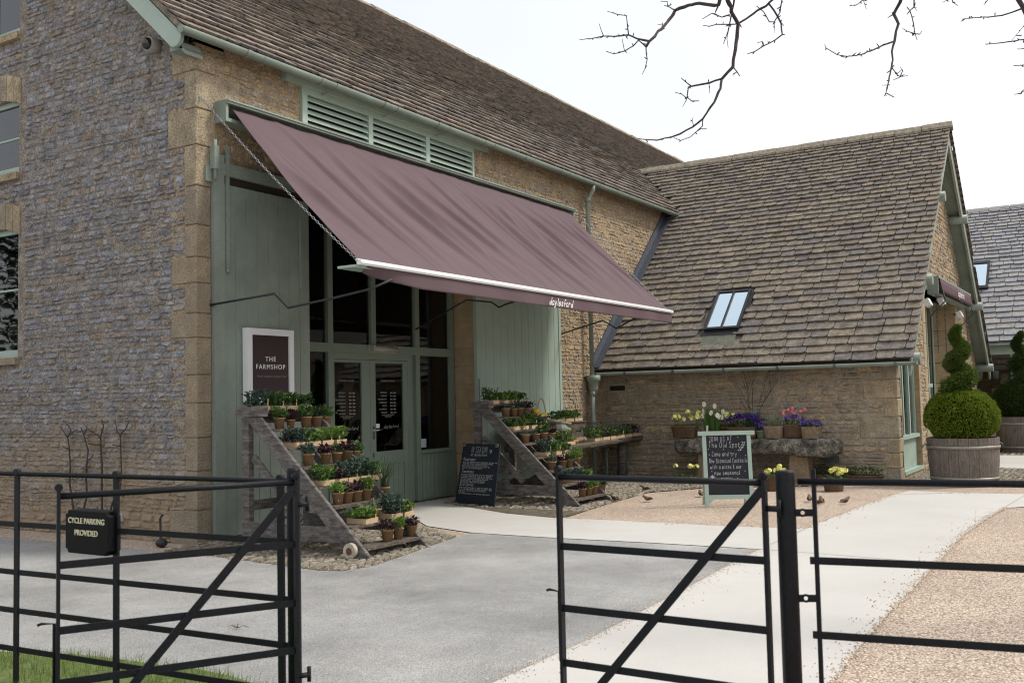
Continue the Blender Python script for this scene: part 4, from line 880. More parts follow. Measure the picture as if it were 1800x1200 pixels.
mb = MB(); mb.box((22.3, -12, 2.4), (22.5, -4, 2.66))
for y in (-9.6, -8.3, -7.1, -5.95, -4.8, -4.1): mb.box((22.36, y-.04, .5), (22.46, y+.04, 2.4))
mb.build('shopfront_frame', SAGE_L, farb, True); MB().box((22.42, -9.6, .5), (22.426, -4.0, 2.4)).build('pane', GLASS, farb, True)
mb = MB(); WOODS = mat('shelf_pine', (.22, .13, .07), .7, .15, 8, .1)
for z in (.75, 1.18, 1.68): mb.box((22.7, -9.5, z), (23.1, -4.4, z+.06))
shf = mb.build('display_shelf', WOODS, farb, True)
mb = MB(); mb2 = MB(); r = random.Random(17)
for z in (.81, 1.24, 1.74):
    y = -9.3
    while y < -4.5:
        if r.random() < .55: mb.tube([(22.85, y, z), (22.85, y, z+.24)], .07, 10); y += .2
        else: mb2.tube([(22.85, y, z), (22.85, y, z+.16), (22.85, y, z+.2), (22.85, y, z+.3)], [.04, .04, .015, .014], 8); y += .14
        if r.random() < .3: y += .2
mb.build('white_jars', WHITE, shf, True); mb2.build('dark_bottles', mat('bottle_green', (.012, .018, .012), .2, 0, 3, 0), shf, True)

# opposite range, out of frame to the right: what the shop glass mirrors
opp = thing('unseen_range', 'unseen long stone range across the yard, added for the shop glass to mirror', 'building', (2, -30, 0))
mb = MB(); mb.box((2, -30, -.2), (40, -24, 3.6)); mb.build('wall', FSTONE, opp, True)
mb = MB(); mb.prism([(1.6, -23.6, 3.5), (1.6, -27, 7.6), (1.6, -30.4, 3.5)], (39, 0, 0)); mb.build('roof', TILE, opp, True)
mb = MB()
for x in (6, 11, 16, 22, 28, 34): mb.box((x, -23.97, .9), (x+1.4, -23.9, 2.4))
mb.build('window', GLASSW, opp, True)

# ================================================================== PLANTS
def foliage(mb, w_, d_, h, kind, r, n=None, z=0.):
    """leaves rising from a w x d patch of soil"""
    if kind == 'grass':
        for _ in range(n or 90):
            a = r.uniform(0, 6.28); b = Vector((r.uniform(-w_, w_)*.3, r.uniform(-d_, d_)*.3, z)); L = h*r.uniform(.6, 1.1); o_ = r.uniform(.1, .8)*h; pr = None; ca, sa_ = math.cos(a), math.sin(a); wd = .0022
            pts = [b+Vector((ca*o_*t*t, sa_*o_*t*t, L*(t-.28*t*t*t*(o_/h)))) for t in (0, .35, .7, 1)]
            for p, q_ in zip(pts, pts[1:]): mb.add([p+Vector((-sa_*wd, ca*wd, 0)), p-Vector((-sa_*wd, ca*wd, 0)), q_-Vector((-sa_*wd*.7, ca*wd*.7, 0)), q_+Vector((-sa_*wd*.7, ca*wd*.7, 0))], [(0, 1, 2, 3)])
        return
    area = w_*d_; n = n or int(20+area*4200)
    P_ = {'green': (.07, .048, .35), 'light': (.075, .052, .3), 'kale': (.062, .036, .5), 'purple': (.075, .034, .3), 'dark': (.06, .022, .4), 'herb': (.03, .02, .3)}[kind]
    for _ in range(n):
        b = Vector((r.uniform(-.5, .5)*w_*.95, r.uniform(-.5, .5)*d_*.95, 0)); a = r.uniform(0, 6.28); el = r.uniform(.15, 1.3); k = r.uniform(.75, 1.2)
        hz = h*r.uniform(.0, .75)*(1-1.1*abs(b.x/w_)**2); b.z = z+hz
        ox = b.x/w_; oy = b.y/d_
        d = Vector((math.cos(a)*math.cos(el)+ox*.8, math.sin(a)*math.cos(el)+oy*.8, math.sin(el)))
        if kind == 'kale':
            L = P_[0]*k; mb.leaf(b, d, L, P_[1]*k, r.uniform(.0, .5))
            e = b+d.normalized()*L*.5
            for q in range(2): mb.leaf(e, d+Vector((r.uniform(-.9, .9), r.uniform(-.9, .9), r.uniform(-.2, .6))), L*.6, P_[1]*.8, .3)
        else: mb.leaf(b, d, P_[0]*k, P_[1]*k, r.uniform(.0, P_[2]))
LM = {'green': 'green', 'light': 'light', 'kale': 'kale', 'purple': 'purple', 'dark': 'dark', 'herb': 'kale', 'grass': 'dark'}
def pot(loc, kind, label, h=.09, rad=.061, ph=.118, group='potted seedlings on the racks', flowers=None, m=FIBRE):
    r = random.Random(int(loc[0]*977+loc[1]*331)); s = r.uniform(.93, 1.08)
    t = thing('plant_pot', label, 'pot plant', loc, r.uniform(0, 6), group); t.scale = (s, s, s)
    mb = MB(); mb.lathe([(rad*.72, 0), (rad*.95, ph*.86), (rad*1.05, ph*.87), (rad*1.07, ph), (rad*.97, ph), (rad*.93, ph*.85)], n=18); mb.build('pot', m, t)
    mb = MB(); mb.lathe([(rad*.9, ph*.84), (rad*.9, ph*.86)], n=12); mb.build('compost', SOIL, t)
    mb = MB(); foliage(mb, rad*2.1, rad*2.1, h if kind == 'grass' else h*1.35, kind, r, n=(110 if kind == 'grass' else 60), z=ph*.86); mb.build('foliage', LF[LM[kind]], t)
    if flowers:
        mb = MB()
        for _ in range(12): a = r.uniform(0, 6.28); q = r.uniform(0, rad*1.2); mb.ball((q*math.cos(a), q*math.sin(a), ph+h*r.uniform(.6, 1.2)), .009, 6, 4, (1, 1, .6))
        mb.build('flowers', FLW[flowers], t)
    if r.random() < .4: MB().obox((rad*.4, 0, ph+.05), (1, 0, 0), (0, 1, 0), (.1, 0, 1), .012, .002, .11).build('plant_label', PEG, t)
    return t
def punnet(loc, kind, label, w_=.165, d_=.21, h=.085, rz=0, group='wooden punnets of seedlings', kind2=None):
    r = random.Random(int(loc[0]*577+loc[1]*731+loc[2]*91)); t = thing('seedling_punnet', label, 'punnet', loc, rz+r.uniform(-.06, .06), group)
    mb = MB(); a, b, hh, th = w_/2, d_/2, .052, .004
    mb.box((-a, -b, 0), (a, b, .004)); mb.box((-a, -b, .004), (a, -b+th, hh)); mb.box((-a, b-th, .004), (a, b, hh)); mb.box((-a, -b+th, .004), (-a+th, b-th, hh)); mb.box((a-th, -b+th, .004), (a, b-th, hh))
    mb.build('punnet', PUNNET, t); MB().box((-a+th, -b+th, .005), (a-th, b-th, hh-.01)).build('compost', SOIL, t)
    mb = MB(); foliage(mb, w_*1.15, d_*1.1, h*1.45, kind, r, z=hh-.01, n=120); mb.build('foliage', LF[LM[kind]], t)
    if kind2: mb = MB(); foliage(mb, w_*1.1, d_, h*1.4, kind2, r, z=hh-.01, n=44); mb.build('foliage', LF[LM[kind2]], t)
    if r.random() < .6: MB().obox((a-.012, -b+.02, .08), (1, 0, 0), (0, 1, 0), (.06, 0, 1), .012, .002, .10).build('plant_label', PEG, t)
    return t

# ------------------------------------------------------------------ the two stepped racks
def rack(name, label, x0, x1, wheels, DY=0):
    t = thing(name, label, 'plant rack', ((x0+x1)/2, -1.6, 0), 0, 'stepped timber plant racks'); first = len(bpy.data.objects)
    for x in (x0, x1-.045):
        mb = MB(); mb.prism([(x, -2.46, .0), (x, -2.19, .0), (x, -.76, 1.37), (x, -.98, 1.37)], (.045, 0, 0)); o_ = mb.build('stringer', OLDWOOD, t, True); bv = o_.modifiers.new('b', 'BEVEL'); bv.width = .006
        MB().box((x+.002, -.82, 0), (x+.07, -.72, 1.36)).build('post', OLDWOOD, t, True)
        mb = MB(); mb.box((x-.004, -2.16, .15), (x+.025, -.82, .29)); mb.build('side_rail', OLDWOOD, t, True)
        MB().bar((x+.055, -1.75, .64), (x+.055, -.8, .12), .03, .07).build('brace', OLDWOOD, t, True)
        MB().bar((x+.035, -.86, .95), (x+.035, -1.52, .33), .03, .08).build('brace', OLDWOOD, t, True)
    MB().box((x0-.03, -1.0, 1.372), (x0+.10, -.66, 1.475)).build('top_block', OLDWOOD, t, True); MB().box((x0+.1, -.76, 1.30), (x1, -.70, 1.42)).build('top_rail', OLDWOOD, t, True)
    MB().box((x0+.07, -.80, .40), (x1-.07, -.76, .50)).build('back_rail', OLDWOOD, t, True)
    for k in range(8):
        z = 1.425-k*.188; yf = -2.46+z*1.08; r_ = random.Random(k)
        mb = MB(); mb.box((x0+(.05 if k else .1), yf-.02, z-.026), (x1+.015*(k % 3), yf+.20, z)); mb.build('shelf', SHELFW, t, True)
    if wheels:
        for x, y in ((x0-.035, -2.22), (x0-.03, -.95)):
            mb = MB(); mb.tube([(x-.02, y, .085), (x+.03, y, .085)], .075, 20); wh = mb.build('wheel', mat('cream_wheel', (.45, .40, .31), .6, .2, 8, .1) if x < 1 else IRON, t, True)
            mb = MB(); mb.tube([(x-.026, y, .085), (x-.021, y, .085)], .035, 12); mb.build('hub', mat('rusty_hub', (.13, .06, .035), .8, .3, 20, .2), wh, True)
    t.location.y += DY
    return t
rack('plant_rack', 'stepped timber plant rack with cream wheels left of the shop doors', -.03, .90, True)
rack('plant_rack', 'stepped timber plant rack right of the shop doors beside the chalkboard', 4.60, 5.58, False, .22)
ORD = ['leftmost', 'second', 'third', 'fourth', 'fifth', 'sixth']; LEV = ['top', 'second', 'third', 'fourth', 'fifth', 'sixth', 'seventh', 'bottom']
KN = {'green': 'green salad', 'light': 'lime green lettuce', 'kale': 'blue-green kale', 'purple': 'dark purple leaves', 'dark': 'dark herbs', 'herb': 'pale feathery herbs', 'grass': 'tall grassy leaves'}
def stock(rk, lv, items):
    z = 1.425-lv*.188+.001; yf = -2.46+z*1.08; n = 0
    for it_ in items:
        tp, px, kd = it_[:3]; y = yf+.10+(.22 if rk == 'farther' else 0); x = P(px, (1.5-z)*1736/(10.3 if rk == 'nearer' else 14)+700, 1, y).x
        place = '%s from left on %s shelf of %s rack' % (ORD[n], LEV[lv], rk); n += 1
        if n == 1: place = 'leftmost on %s shelf of %s rack' % (LEV[lv], rk)
        if tp == 'p': pot((x, y, z), kd, 'fibre pot of %s, %s' % (KN[kd], place), **(it_[3] if len(it_) > 3 else {}))
        else: punnet((x, y, z), kd, 'wooden punnet of %s, %s' % (KN[kd], place), **(it_[3] if len(it_) > 3 else {}))
stock('nearer', 0, [('t', 452, 'kale', dict(h=.15)), ('t', 480, 'green', dict(h=.12, kind2='kale')), ('t', 503, 'green', dict(h=.12)), ('t', 527, 'green', dict(h=.10, kind2='kale'))])
stock('nearer', 1, [('p', 491, 'green'), ('p', 511, 'purple', dict(rad=.045, ph=.09)), ('p', 538, 'green', dict(h=.12)), ('p', 557, 'dark', dict(h=.12)), ('p', 574, 'green', dict(h=.13))])
stock('nearer', 2, [('t', 518, 'kale', dict(h=.12, kind2='purple')), ('t', 542, 'light', dict(h=.1, kind2='kale')), ('t', 565, 'light', dict(h=.1)), ('t', 588, 'light', dict(h=.11))])
stock('nearer', 3, [('p', 542, 'kale'), ('p', 573, 'purple'), ('p', 592, 'dark', dict(h=.11)), ('p', 610, 'purple'), ('p', 625, 'green', dict(h=.1))])
stock('nearer', 4, [('t', 566, 'light', dict(kind2='kale', h=.12)), ('t', 588, 'purple', dict(kind2='kale', h=.1)), ('t', 609, 'kale', dict(h=.13)), ('t', 630, 'kale', dict(h=.17)), ('t', 650, 'green', dict(h=.11))])
stock('nearer', 5, [('p', 594, 'light', dict(ph=.12, rad=.062)), ('p', 611, 'purple'), ('p', 627, 'purple'), ('p', 644, 'light', dict(h=.11)), ('p', 676, 'grass', dict(h=.36))])
stock('nearer', 6, [('t', 637, 'light', dict(kind2='dark', w_=.2, d_=.24)), ('p', 660, 'herb', dict(h=.1)), ('t', 685, 'kale', dict(h=.18)), ('t', 706, 'light', dict(kind2='purple'))])
stock('nearer', 7, [('p', 681, 'purple', dict(rad=.065, ph=.115)), ('p', 700, 'light', dict(rad=.06)), ('p', 724, 'purple', dict(rad=.06))])
stock('farther', 0, [('t', 862, 'green', dict(h=.17)), ('t', 881, 'light', dict(h=.1)), ('t', 896, 'light', dict(h=.1)), ('t', 910, 'green', dict(h=.09))])
stock('farther', 1, [('p', 889, 'herb'), ('p', 903, 'herb'), ('p', 914, 'kale'), ('p', 927, 'purple', dict(rad=.07))])
stock('farther', 2, [('t', 899, 'green', dict(kind2='purple')), ('t', 914, 'light', dict(kind2='purple')), ('t', 930, 'green', dict(h=.15)), ('t', 945, 'kale', dict(h=.12))])
stock('farther', 3, [('p', 924, 'herb'), ('p', 942, 'herb'), ('p', 956, 'green', dict(h=.14)), ('p', 970, 'purple', dict(h=.06))])
stock('farther', 4, [('t', 955, 'kale', dict(h=.15)), ('t', 972, 'light', dict(kind2='kale', h=.12)), ('t', 988, 'green')])
stock('farther', 5, [('p', 970, 'dark', dict(h=.16, rad=.07)), ('p', 990, 'purple', dict(h=.06, flowers='white')), ('p', 1001, 'green'), ('p', 1014, 'light', dict(h=.14))])
stock('farther', 6, [('p', 991, 'kale'), ('t', 1010, 'kale', dict(h=.12)), ('t', 1026, 'light', dict(kind2='kale'))])
stock('farther', 7, [('p', 1024, 'purple', dict(flowers='violet', rad=.06)), ('p', 1035, 'light'), ('p', 1044, 'light', dict(flowers='white')), ('p', 1058, 'green')])

# ------------------------------------------------------------------ live-edge table with produce
tb = thing('slab_table', 'rustic live-edge timber table with seedlings and squash against the barn', 'table', (7.8, -.8, 0))
mb = MB(); n = 60; r = random.Random(8)
for i in range(n+1):
    x = 5.75+i/n*4.0; e = -1.30+(x-5.75)/4*.5+.035*math.sin(x*9)+.05*noise.noise(Vector((x*2, 3, 0))); dz = .02*noise.noise(Vector((x*3, 0, 1)))
    mb.v += [(x, -.28, .76), (x, e+.03, .76), (x, e-.01, .735), (x, e, .69+dz), (x, e+.05, .665), (x, -.28, .665)]
for i in range(n):
    for k in range(6): a = i*6+k; b = i*6+(k+1) % 6; mb.f.append([a, b, b+6, a+6]); mb.sm.append(False)
mb.f += [[0, 1, 2, 3, 4, 5], [n*6+k for k in range(6)]]; mb.sm += [False, False]
mb.build('table_top', SHELFW, tb, True)
for x, y in ((9.38, -.55), (7.5, -.5), (6.0, -.9)): MB().tube([(x, y, 0), (x+.01, y, .35), (x, y-.01, .67)], [.10, .085, .095], 9).build('leg', OLDWOOD, tb, True)
TZ = .762
def onT(px, py, z=TZ): return tuple(G(px, py, z))
cr = thing('riser_box', 'two-tier grey timber riser at the back of the slab table', 'crate', (6.7, -.47, TZ)); CZ = 1.092; MZ = .925
MB().box((5.8, -.56, TZ), (7.95, -.28, CZ-.022)).build('box', SHELFW, cr, True); MB().box((5.78, -.58, CZ-.021), (7.97, -.26, CZ-.001)).build('lid', SHELFW, cr, True)
MB().box((5.8, -.86, TZ), (7.3, -.582, MZ-.001)).build('lower_tier', SHELFW, cr, True)
def onX(px, y): return P(px, 760, 1, y).x
for px, lab in ((978, 'leftmost on the grey riser'), (993, 'middle one on the grey riser'), (1009, 'rightmost on the grey riser')): punnet((onX(px, -.42), -.42, CZ), 'green', 'wooden punnet of green seedlings, '+lab, w_=.26, h=.11)
for px, y, kd, k2, lab in [(991, -1.04, 'light', 'purple', 'at the left end of the slab table front edge'), (1027, -.62, 'kale', None, 'left of centre on the slab table, behind the roots'), (1040, -.92, 'green', 'light', 'near the middle of the slab table front edge'), (1054, -.88, 'purple', 'green', 'just right of the middle of the slab table'),
                            (1068, -.86, 'green', 'purple', 'right of centre on the slab table front edge'), (1081, -.80, 'kale', 'green', 'fourth from the right end of the slab table'), (1094, -.76, 'green', 'purple', 'third from the right end of the slab table'), (1107, -.72, 'purple', 'kale', 'second from the right end of the slab table'), (1118, -.66, 'dark', None, 'at the far right end of the slab table')]:
    punnet((onX(px, y), y, TZ+.001), kd, 'wooden punnet of %s %s' % (KN[kd], lab), w_=.26, d_=.26, h=.15, kind2=k2)
def lump(name, label, cat, loc, r_, sc, m, group=None, jit=.15, ribs=0, stem=None):
    mb = MB()
    if ribs:
        for i in range(13):
            t_ = math.pi*i/12
            for k in range(ribs*4):
                a = 2*math.pi*k/(ribs*4); q = r_*(1-.10*(.5+.5*math.cos(a*ribs))**2); mb.v.append((loc[0]+q*math.sin(t_)*math.cos(a)*sc[0], loc[1]+q*math.sin(t_)*math.sin(a)*sc[1], loc[2]+r_*sc[2]*(1-math.cos(t_)*(1-.15*(i > 10)))))
        nn_ = ribs*4
        for i in range(12):
            for k in range(nn_): mb.f.append([i*nn_+k, i*nn_+(k+1) % nn_, (i+1)*nn_+(k+1) % nn_, (i+1)*nn_+k]); mb.sm.append(True)
    else: mb.ball((loc[0], loc[1], loc[2]+r_*sc[2]*.95), r_, 12, 9, sc, jit)
    t = thing(name, label, cat, loc, 0, group); mb.build('flesh', m, t, True)
    if stem: mb = MB(); c = Vector(loc)+Vector((0, 0, r_*sc[2]*1.85)); mb.tube([c, c+Vector((.01, 0, .03)), c+Vector((.035, 0, .045))], [.014, .009, .008], 6); mb.build('stem', stem, t, True)
    return t
PUMP = mat('grey_pumpkin_skin', (.36, .38, .33), .5, .1, 6, .1, 40); ROOT = mat('celeriac_skin', (.26, .19, .12), .9, .35, 14, .7, 40); SKIN = mat('shallot_skin', (.55, .22, .10), .5, .25, 20, .1); LEM = mat('yellow_squash_skin', (.68, .45, .04), .45, .08, 8, .05); MARR = mat('marrow_skin', (.10, .14, .05), .5, .4, 12, .05); PALE = mat('pale_marrow_skin', (.45, .46, .28), .5, .2, 12, .05)
lump('pumpkin', 'ribbed pale grey pumpkin on the slab table', 'pumpkin', (onX(985, -.74), -.74, MZ), .11, (1.15, 1.15, .72), PUMP, ribs=9, stem=ROOT)
for px, py, rr, lab in ((960, 768, .062, 'knobbly brown celeriac left of the pumpkin, nearest the punnets'), (971, 765, .062, 'knobbly brown celeriac between another celeriac and the pumpkin')):
    p = (onX(px, -.78), -.78, MZ); lump('celeriac', lab, 'celeriac', p, rr, (1, 1, .9), ROOT, 'roots on the slab table', .5)
for i, (px, py, lab) in enumerate(((1009, 776, 'orange shallot nearest the front of the slab table'), (1013, 774, 'orange shallot right of another on the slab table front'), (1007, 772, 'orange shallot behind two others on the slab table'))):
    p = (onX(px, -1.0-.06*(i != 2)+.05*i), -1.0-.06*(i != 2)+.05*i, TZ); lump('shallot', lab, 'shallot', p, .033, (1, 1, 1), SKIN, 'loose shallots on the slab table')
for i, (px, py, lab) in enumerate(((1019, 772, 'brown root in front of the kale punnets on the slab table'), (1026, 772, 'brown root right of another before the kale punnets'), (1014, 768, 'brown root behind the shallots on the slab table'), (998, 764, 'pale gourd just right of the pumpkin on the slab table'))):
    p = (onX(px, -.9), -.9, TZ) if i < 3 else (onX(px, -.72), -.72, MZ); lump('root_vegetable', lab, 'root vegetable', p, .055, (1.3, .9, .8), PALE if 'gourd' in lab else ROOT, 'roots on the slab table', .4)
bk = thing('trug_basket', 'wooden trug with cane hoop handle on the grey box', 'basket', (6.42, -.46, CZ)); c = Vector((6.42, -.46, CZ))
mb = MB(); mb.lathe([(.13, 0), (.20, .04), (.25, .11), (.24, .115), (.19, .05), (.12, .012)], c, 22, 1.15, .75); mb.build('bowl', WICK, bk, True)
mb = MB(); mb.tube([c+Vector((.10+.20*math.cos(t)*.9, -.06+.03*math.cos(t), .10+.30*math.sin(t))) for t in [k*math.pi/14 for k in range(15)]], .011, 6); mb.build('handle', CANE, bk, True)
for i, (dx, dy, dz, lab) in enumerate(((-.12, -.1, .08, 'leftmost yellow squash in the trug'), (-.02, -.12, .07, 'yellow squash at the front middle of the trug'), (.09, -.11, .08, 'rightmost yellow squash in the trug'), (-.07, -.06, .155, 'yellow squash on top of the others in the trug'))):
    lump('yellow_squash', lab, 'squash', c+Vector((dx, dy, dz)), .056, (1.2, 1, .85), LEM, 'squashes in the trug', .1)
for i, (dx, dz, m_, tx, lab) in enumerate(((-.10, .17, MARR, -.12, 'dark green marrow leaning at the left of the trug'), (.02, .17, MARR, -.10, 'dark green marrow in the middle of the trug'), (.15, .14, PALE, -.16, 'pale striped marrow leaning at the right of the trug'), (.10, .16, MARR, -.13, 'dark green marrow beside the pale one in the trug'))):
    b = c+Vector((dx, .02, dz-.08)); t = thing('marrow', lab, 'marrow', b, 0, 'marrows in the trug'); MB().tube([b, b+Vector((tx*.3, .03, .07)), b+Vector((tx*.7, .06, .15)), b+Vector((tx, .07, .22))], [.02, .034, .033, .012], 9).build('flesh', m_, t, True)
b = c+Vector((.3, -.12, 0)); t = thing('courgette', 'long pale green courgette lying over the pumpkin', 'courgette', b); MB().tube([c+Vector((.27, -.12, .04)), c+Vector((.38, -.22, .02)), c+Vector((.55, -.35, -.02))], [.015, .026, .018], 8).build('flesh', PALE, t, True)

# ------------------------------------------------------------------ leaning chalkboard
def hwfit(mb, txt, o, U, V, cap, width, wd, slant=0., wob=.25):
    tmp = MB(); nat = hw(tmp, txt, (0, 0, 0), (1, 0, 0), (0, 1, 0), cap*4/7, wd, slant); k = width/nat
    tmp2 = MB(); hw(tmp2, txt, (0, 0, 0), (1, 0, 0), (0, 1, 0), cap*4/7, wd, slant, wob=wob); o = Vector(o); U = Vector(U).normalized(); V = Vector(V).normalized()
    Nq = U.cross(V).normalized(); mb.add([o+U*x*k+V*y+Nq*z for x, y, z in tmp2.v], tmp2.f)
HW['<'] = ' '
bl, br = G(799, 886), G(868, 892); dep = lambda p: (p-CP).dot(fw)
tl_ = D(815, 779, dep(bl)+.14); tr_ = tl_+(br-bl)*.93
cb = thing('chalkboard', 'dark blue IN SEASON chalkboard leaning against the farther plant rack', 'chalkboard', bl)
U = (br-bl).normalized(); V = (tl_-bl).normalized(); Nn = U.cross(V).normalized(); WD = (br-bl).length; HT = (tl_-bl).length
mb = MB(); mb.prism([bl, br, tr_, tl_], -Nn*.02); mb.build('board', SLAB2, cb, True)
for a in (tl_+U*.03-V*.02, tr_-U*.05-V*.02): MB().obox(a+Nn*.006, U, V, Nn, .05, .05, .012).build('corner_cap', OLDWOOD, cb, True)
mb = MB(); S0 = lambda u, v: bl+U*(u*WD)+V*(v*HT)+Nn*.003+(tr_-br-(tl_-bl))*u*v
hwfit(mb, 'IN SEASON', S0(.24, .86), U, V, .075, WD*.42, .0038); hwfit(mb, 'at daylesford', S0(.24, .80), U, V, .045, WD*.42, .0032, .2)
hp = S0(.74, .82); mb.tube([hp+U*a*.011+V*b*.011 for a, b in HEART], .0025, 4, caps=False)
PAR = [('Asparagus', .725, ['WHILE THE SPEARS ARE FAT AND SHORT WE PICK AND', 'SEND THEM STRAIGHT FROM THE MARKET GARDEN', 'EVERY DAY TO THE SHOP AND THEY ARE', 'BEST WITH BUTTER AND A LITTLE SALT OR', 'GRILLED, DRESSED AND SERVED']),
       ('Tomatoes', .525, ['OUR EARLY TOMATOES HAVE THE FIRST SWEETNESS', 'OF SPRING AND WE PICK THEM IN THE GARDEN', 'GLASSHOUSE, THEN KEEP THEM OUT OF THE COLD', 'THEY ARE LOVELY SLICED AND EATEN WITH', 'OUR MOZZARELLA, BASIL AND GOOD OIL', 'WITH CRUSTY BREAD FROM THE BAKERY']),
       ('Wild Garlic', .315, ['HAND PICKED WILD GARLIC, FROM THE WOODS AND', 'IT IS A SPRING TREAT, STIRRED IN PASTA, SOUP', 'AND EGGS, FOLDED IN RISOTTO OR PESTO', 'WITH NUTS', 'TRY OUR WILD GARLIC AND PUMPKIN SEED PESTO'])]
for hd, v, lines in PAR:
    hwfit(mb, hd, S0(.06, v), U, V, .045, WD*(.32 if hd != 'Wild Garlic' else .36), .0036, .2)
    for i, ln_ in enumerate(lines): hwfit(mb, ln_, S0(.06, v-.036-i*.0245), U, V, .015, WD*.86*len(ln_)/45, .0015, 0, .1)
mb.build('chalk_writing', CHALK, cb, True)

# ------------------------------------------------------------------ framed A-board on the gravel
bl, br = G(1240, 892), G(1326, 890.7); U = (br-bl).normalized(); Nh = Vector((U.y, -U.x, 0)); V = (Vector((0, 0, 1))-Nh*.13).normalized(); Nn = U.cross(V).normalized()
ab = thing('pavement_board', 'sage-framed JOIN US AT chalkboard standing on the gravel', 'pavement sign', (bl+br)/2); WD = (br-bl).length
hA = 1.0
Q = lambda u, v, n=0: bl+U*u+V*v+Nn*n
def abar(mb, u0, u1, v0, v1, n0, n1): mb.hexa([Q(u0, v0, n0), Q(u1, v0, n0), Q(u1, v0, n1), Q(u0, v0, n1), Q(u0, v1, n0), Q(u1, v1, n0), Q(u1, v1, n1), Q(u0, v1, n1)])
sc_ = WD/.73
mb = MB(); fwid = .052
abar(mb, 0, fwid, .11, hA-.045, -.02, .02); abar(mb, WD-fwid, WD, .11, hA-.045, -.02, .02); abar(mb, -.055, WD+.055, hA-.045, hA+.01, -.03, .03); abar(mb, fwid, WD-fwid, .11, .165, -.018, .018)
for s in (0, 1):
    f = lambda u: u if not s else WD-u
    mb.prism([Q(f(0), .0, -.02), Q(f(.03), .0, -.02), Q(f(.055), .05, -.02), Q(f(.12), .11, -.02), Q(f(0), .11, -.02)], Nn*.04)
mb.build('frame', SAGE_L, ab, True)
MB().prism([Q(fwid, .165, -.008), Q(WD-fwid, .165, -.008), Q(WD-fwid, hA-.045, -.008), Q(fwid, hA-.045, -.008)], Nn*.014).build('board', SLAB, ab, True)
for u in (.02, WD-.06): MB().prism([Q(u, hA-.03, -.03), Q(u+.04, hA-.03, -.03), bl+U*(u+.04)-Nh*.42, bl+U*u-Nh*.42], -Nn*.025).build('rear_leg', SAGE_L, ab, True)
mb = MB(); k = (WD-2*fwid)/460; B0 = lambda a, b: Q(fwid+(a-550)*k, hA-.045-(b-402)*k*1.0, .0075)
for tx_, x0, x1, yb, cap in (('JOIN US AT', 572, 848, 467, 52), ('The Old Spot', 575, 935, 540, 60), ('Come and try', 605, 890, 640, 52), ('New Botanical Cocktails', 572, 1008, 714, 48), ('with a pizza & our', 580, 940, 783, 45), ('new seasonal', 622, 915, 852, 48), ('menu', 700, 830, 912, 48)):
    hwfit(mb, tx_, B0(x0, yb), U, V, cap*k, (x1-x0)*k, .0036, .05, .3)
for a, b in ((912, 428), (745, 565), (572, 560), (990, 636), (598, 812), (973, 812), (577, 622), (885, 892)): mb.obox(B0(a, b), U, V, Nn, .009, .009, .001)
for i in range(6):
    t_ = i/5; a, b = 972-50*t_*t_, 490+90*t_; c0 = B0(a, b)
    for s in (-1, 1): mb.obox(c0+U*s*.012+V*.005, (U+V*s*.7).normalized(), (V-U*s*.7).normalized(), Nn, .02, .006, .001)
for i in range(8): a_ = i*math.pi/4; mb.obox(B0(603, 880)+U*.018*math.cos(a_)+V*.018*math.sin(a_), (U*math.cos(a_)+V*math.sin(a_)), (V*math.cos(a_)-U*math.sin(a_)), Nn, .03, .006, .001)
mb.build('chalk_writing', CHALK, ab, True)

# ------------------------------------------------------------------ stone trough table, baskets and flowers
TX0, TX1, TY0, TY1, T0, T1 = 8.93, 9.58, -4.55, -1.72, .47, .745
tg = thing('trough_table', 'long lichened stone slab on two stone pedestals by the outbuilding wall', 'stone table', (9.25, -3.1, 0))
mb = MB(); nA, nB = 64, 20
for i in range(nA+1):
    y = TY0+(TY1-TY0)*i/nA; e = min(i, nA-i)/nA*(TY1-TY0); sh = min(1, (e/.14))**.5 if e < .14 else 1
    bulge = .05 if y < -3.9 else 0
    for k in range(nB):
        a = 2*math.pi*k/nB; ca, sa_ = math.cos(a), math.sin(a); X = math.copysign(abs(ca)**.35, ca); Z = math.copysign(abs(sa_)**.4, sa_)
        q = Vector((X, y*1.5, Z)); dn = .018*noise.noise(q*3)+.012*noise.noise(q*9)
        mb.v.append(((TX0+TX1)/2+X*((TX1-TX0)/2*(.55+.45*sh)+dn), y, (T0+T1)/2+(Z*((T1-T0)/2)*(.35+.65*sh))+dn*.8-(bulge*max(0, -Z)*.8)))
for i in range(nA):
    for k in range(nB): mb.f.append([i*nB+k, i*nB+(k+1) % nB, (i+1)*nB+(k+1) % nB, (i+1)*nB+k]); mb.sm.append(True)
mb.f += [list(range(nB)), [nA*nB+k for k in range(nB)]]; mb.sm += [False, False]; mb.build('slab', TROUGH, tg, True)
for a, b in ((P(1382, 800, 0, 9.05).y, P(1421, 800, 0, 9.05).y), (P(1222, 800, 0, 9.05).y, P(1258, 800, 0, 9.05).y)):
    mb = MB(); mb.prism([(9.08, b, 0), (9.08, a, 0), (9.08, a-.03, .52), (9.08, b+.03, .52)], (.36, 0, 0)); o_ = mb.build('pedestal', PED, tg, True); bv = o_.modifiers.new('b', 'BEVEL'); bv.width = .03; bv.segments = 3
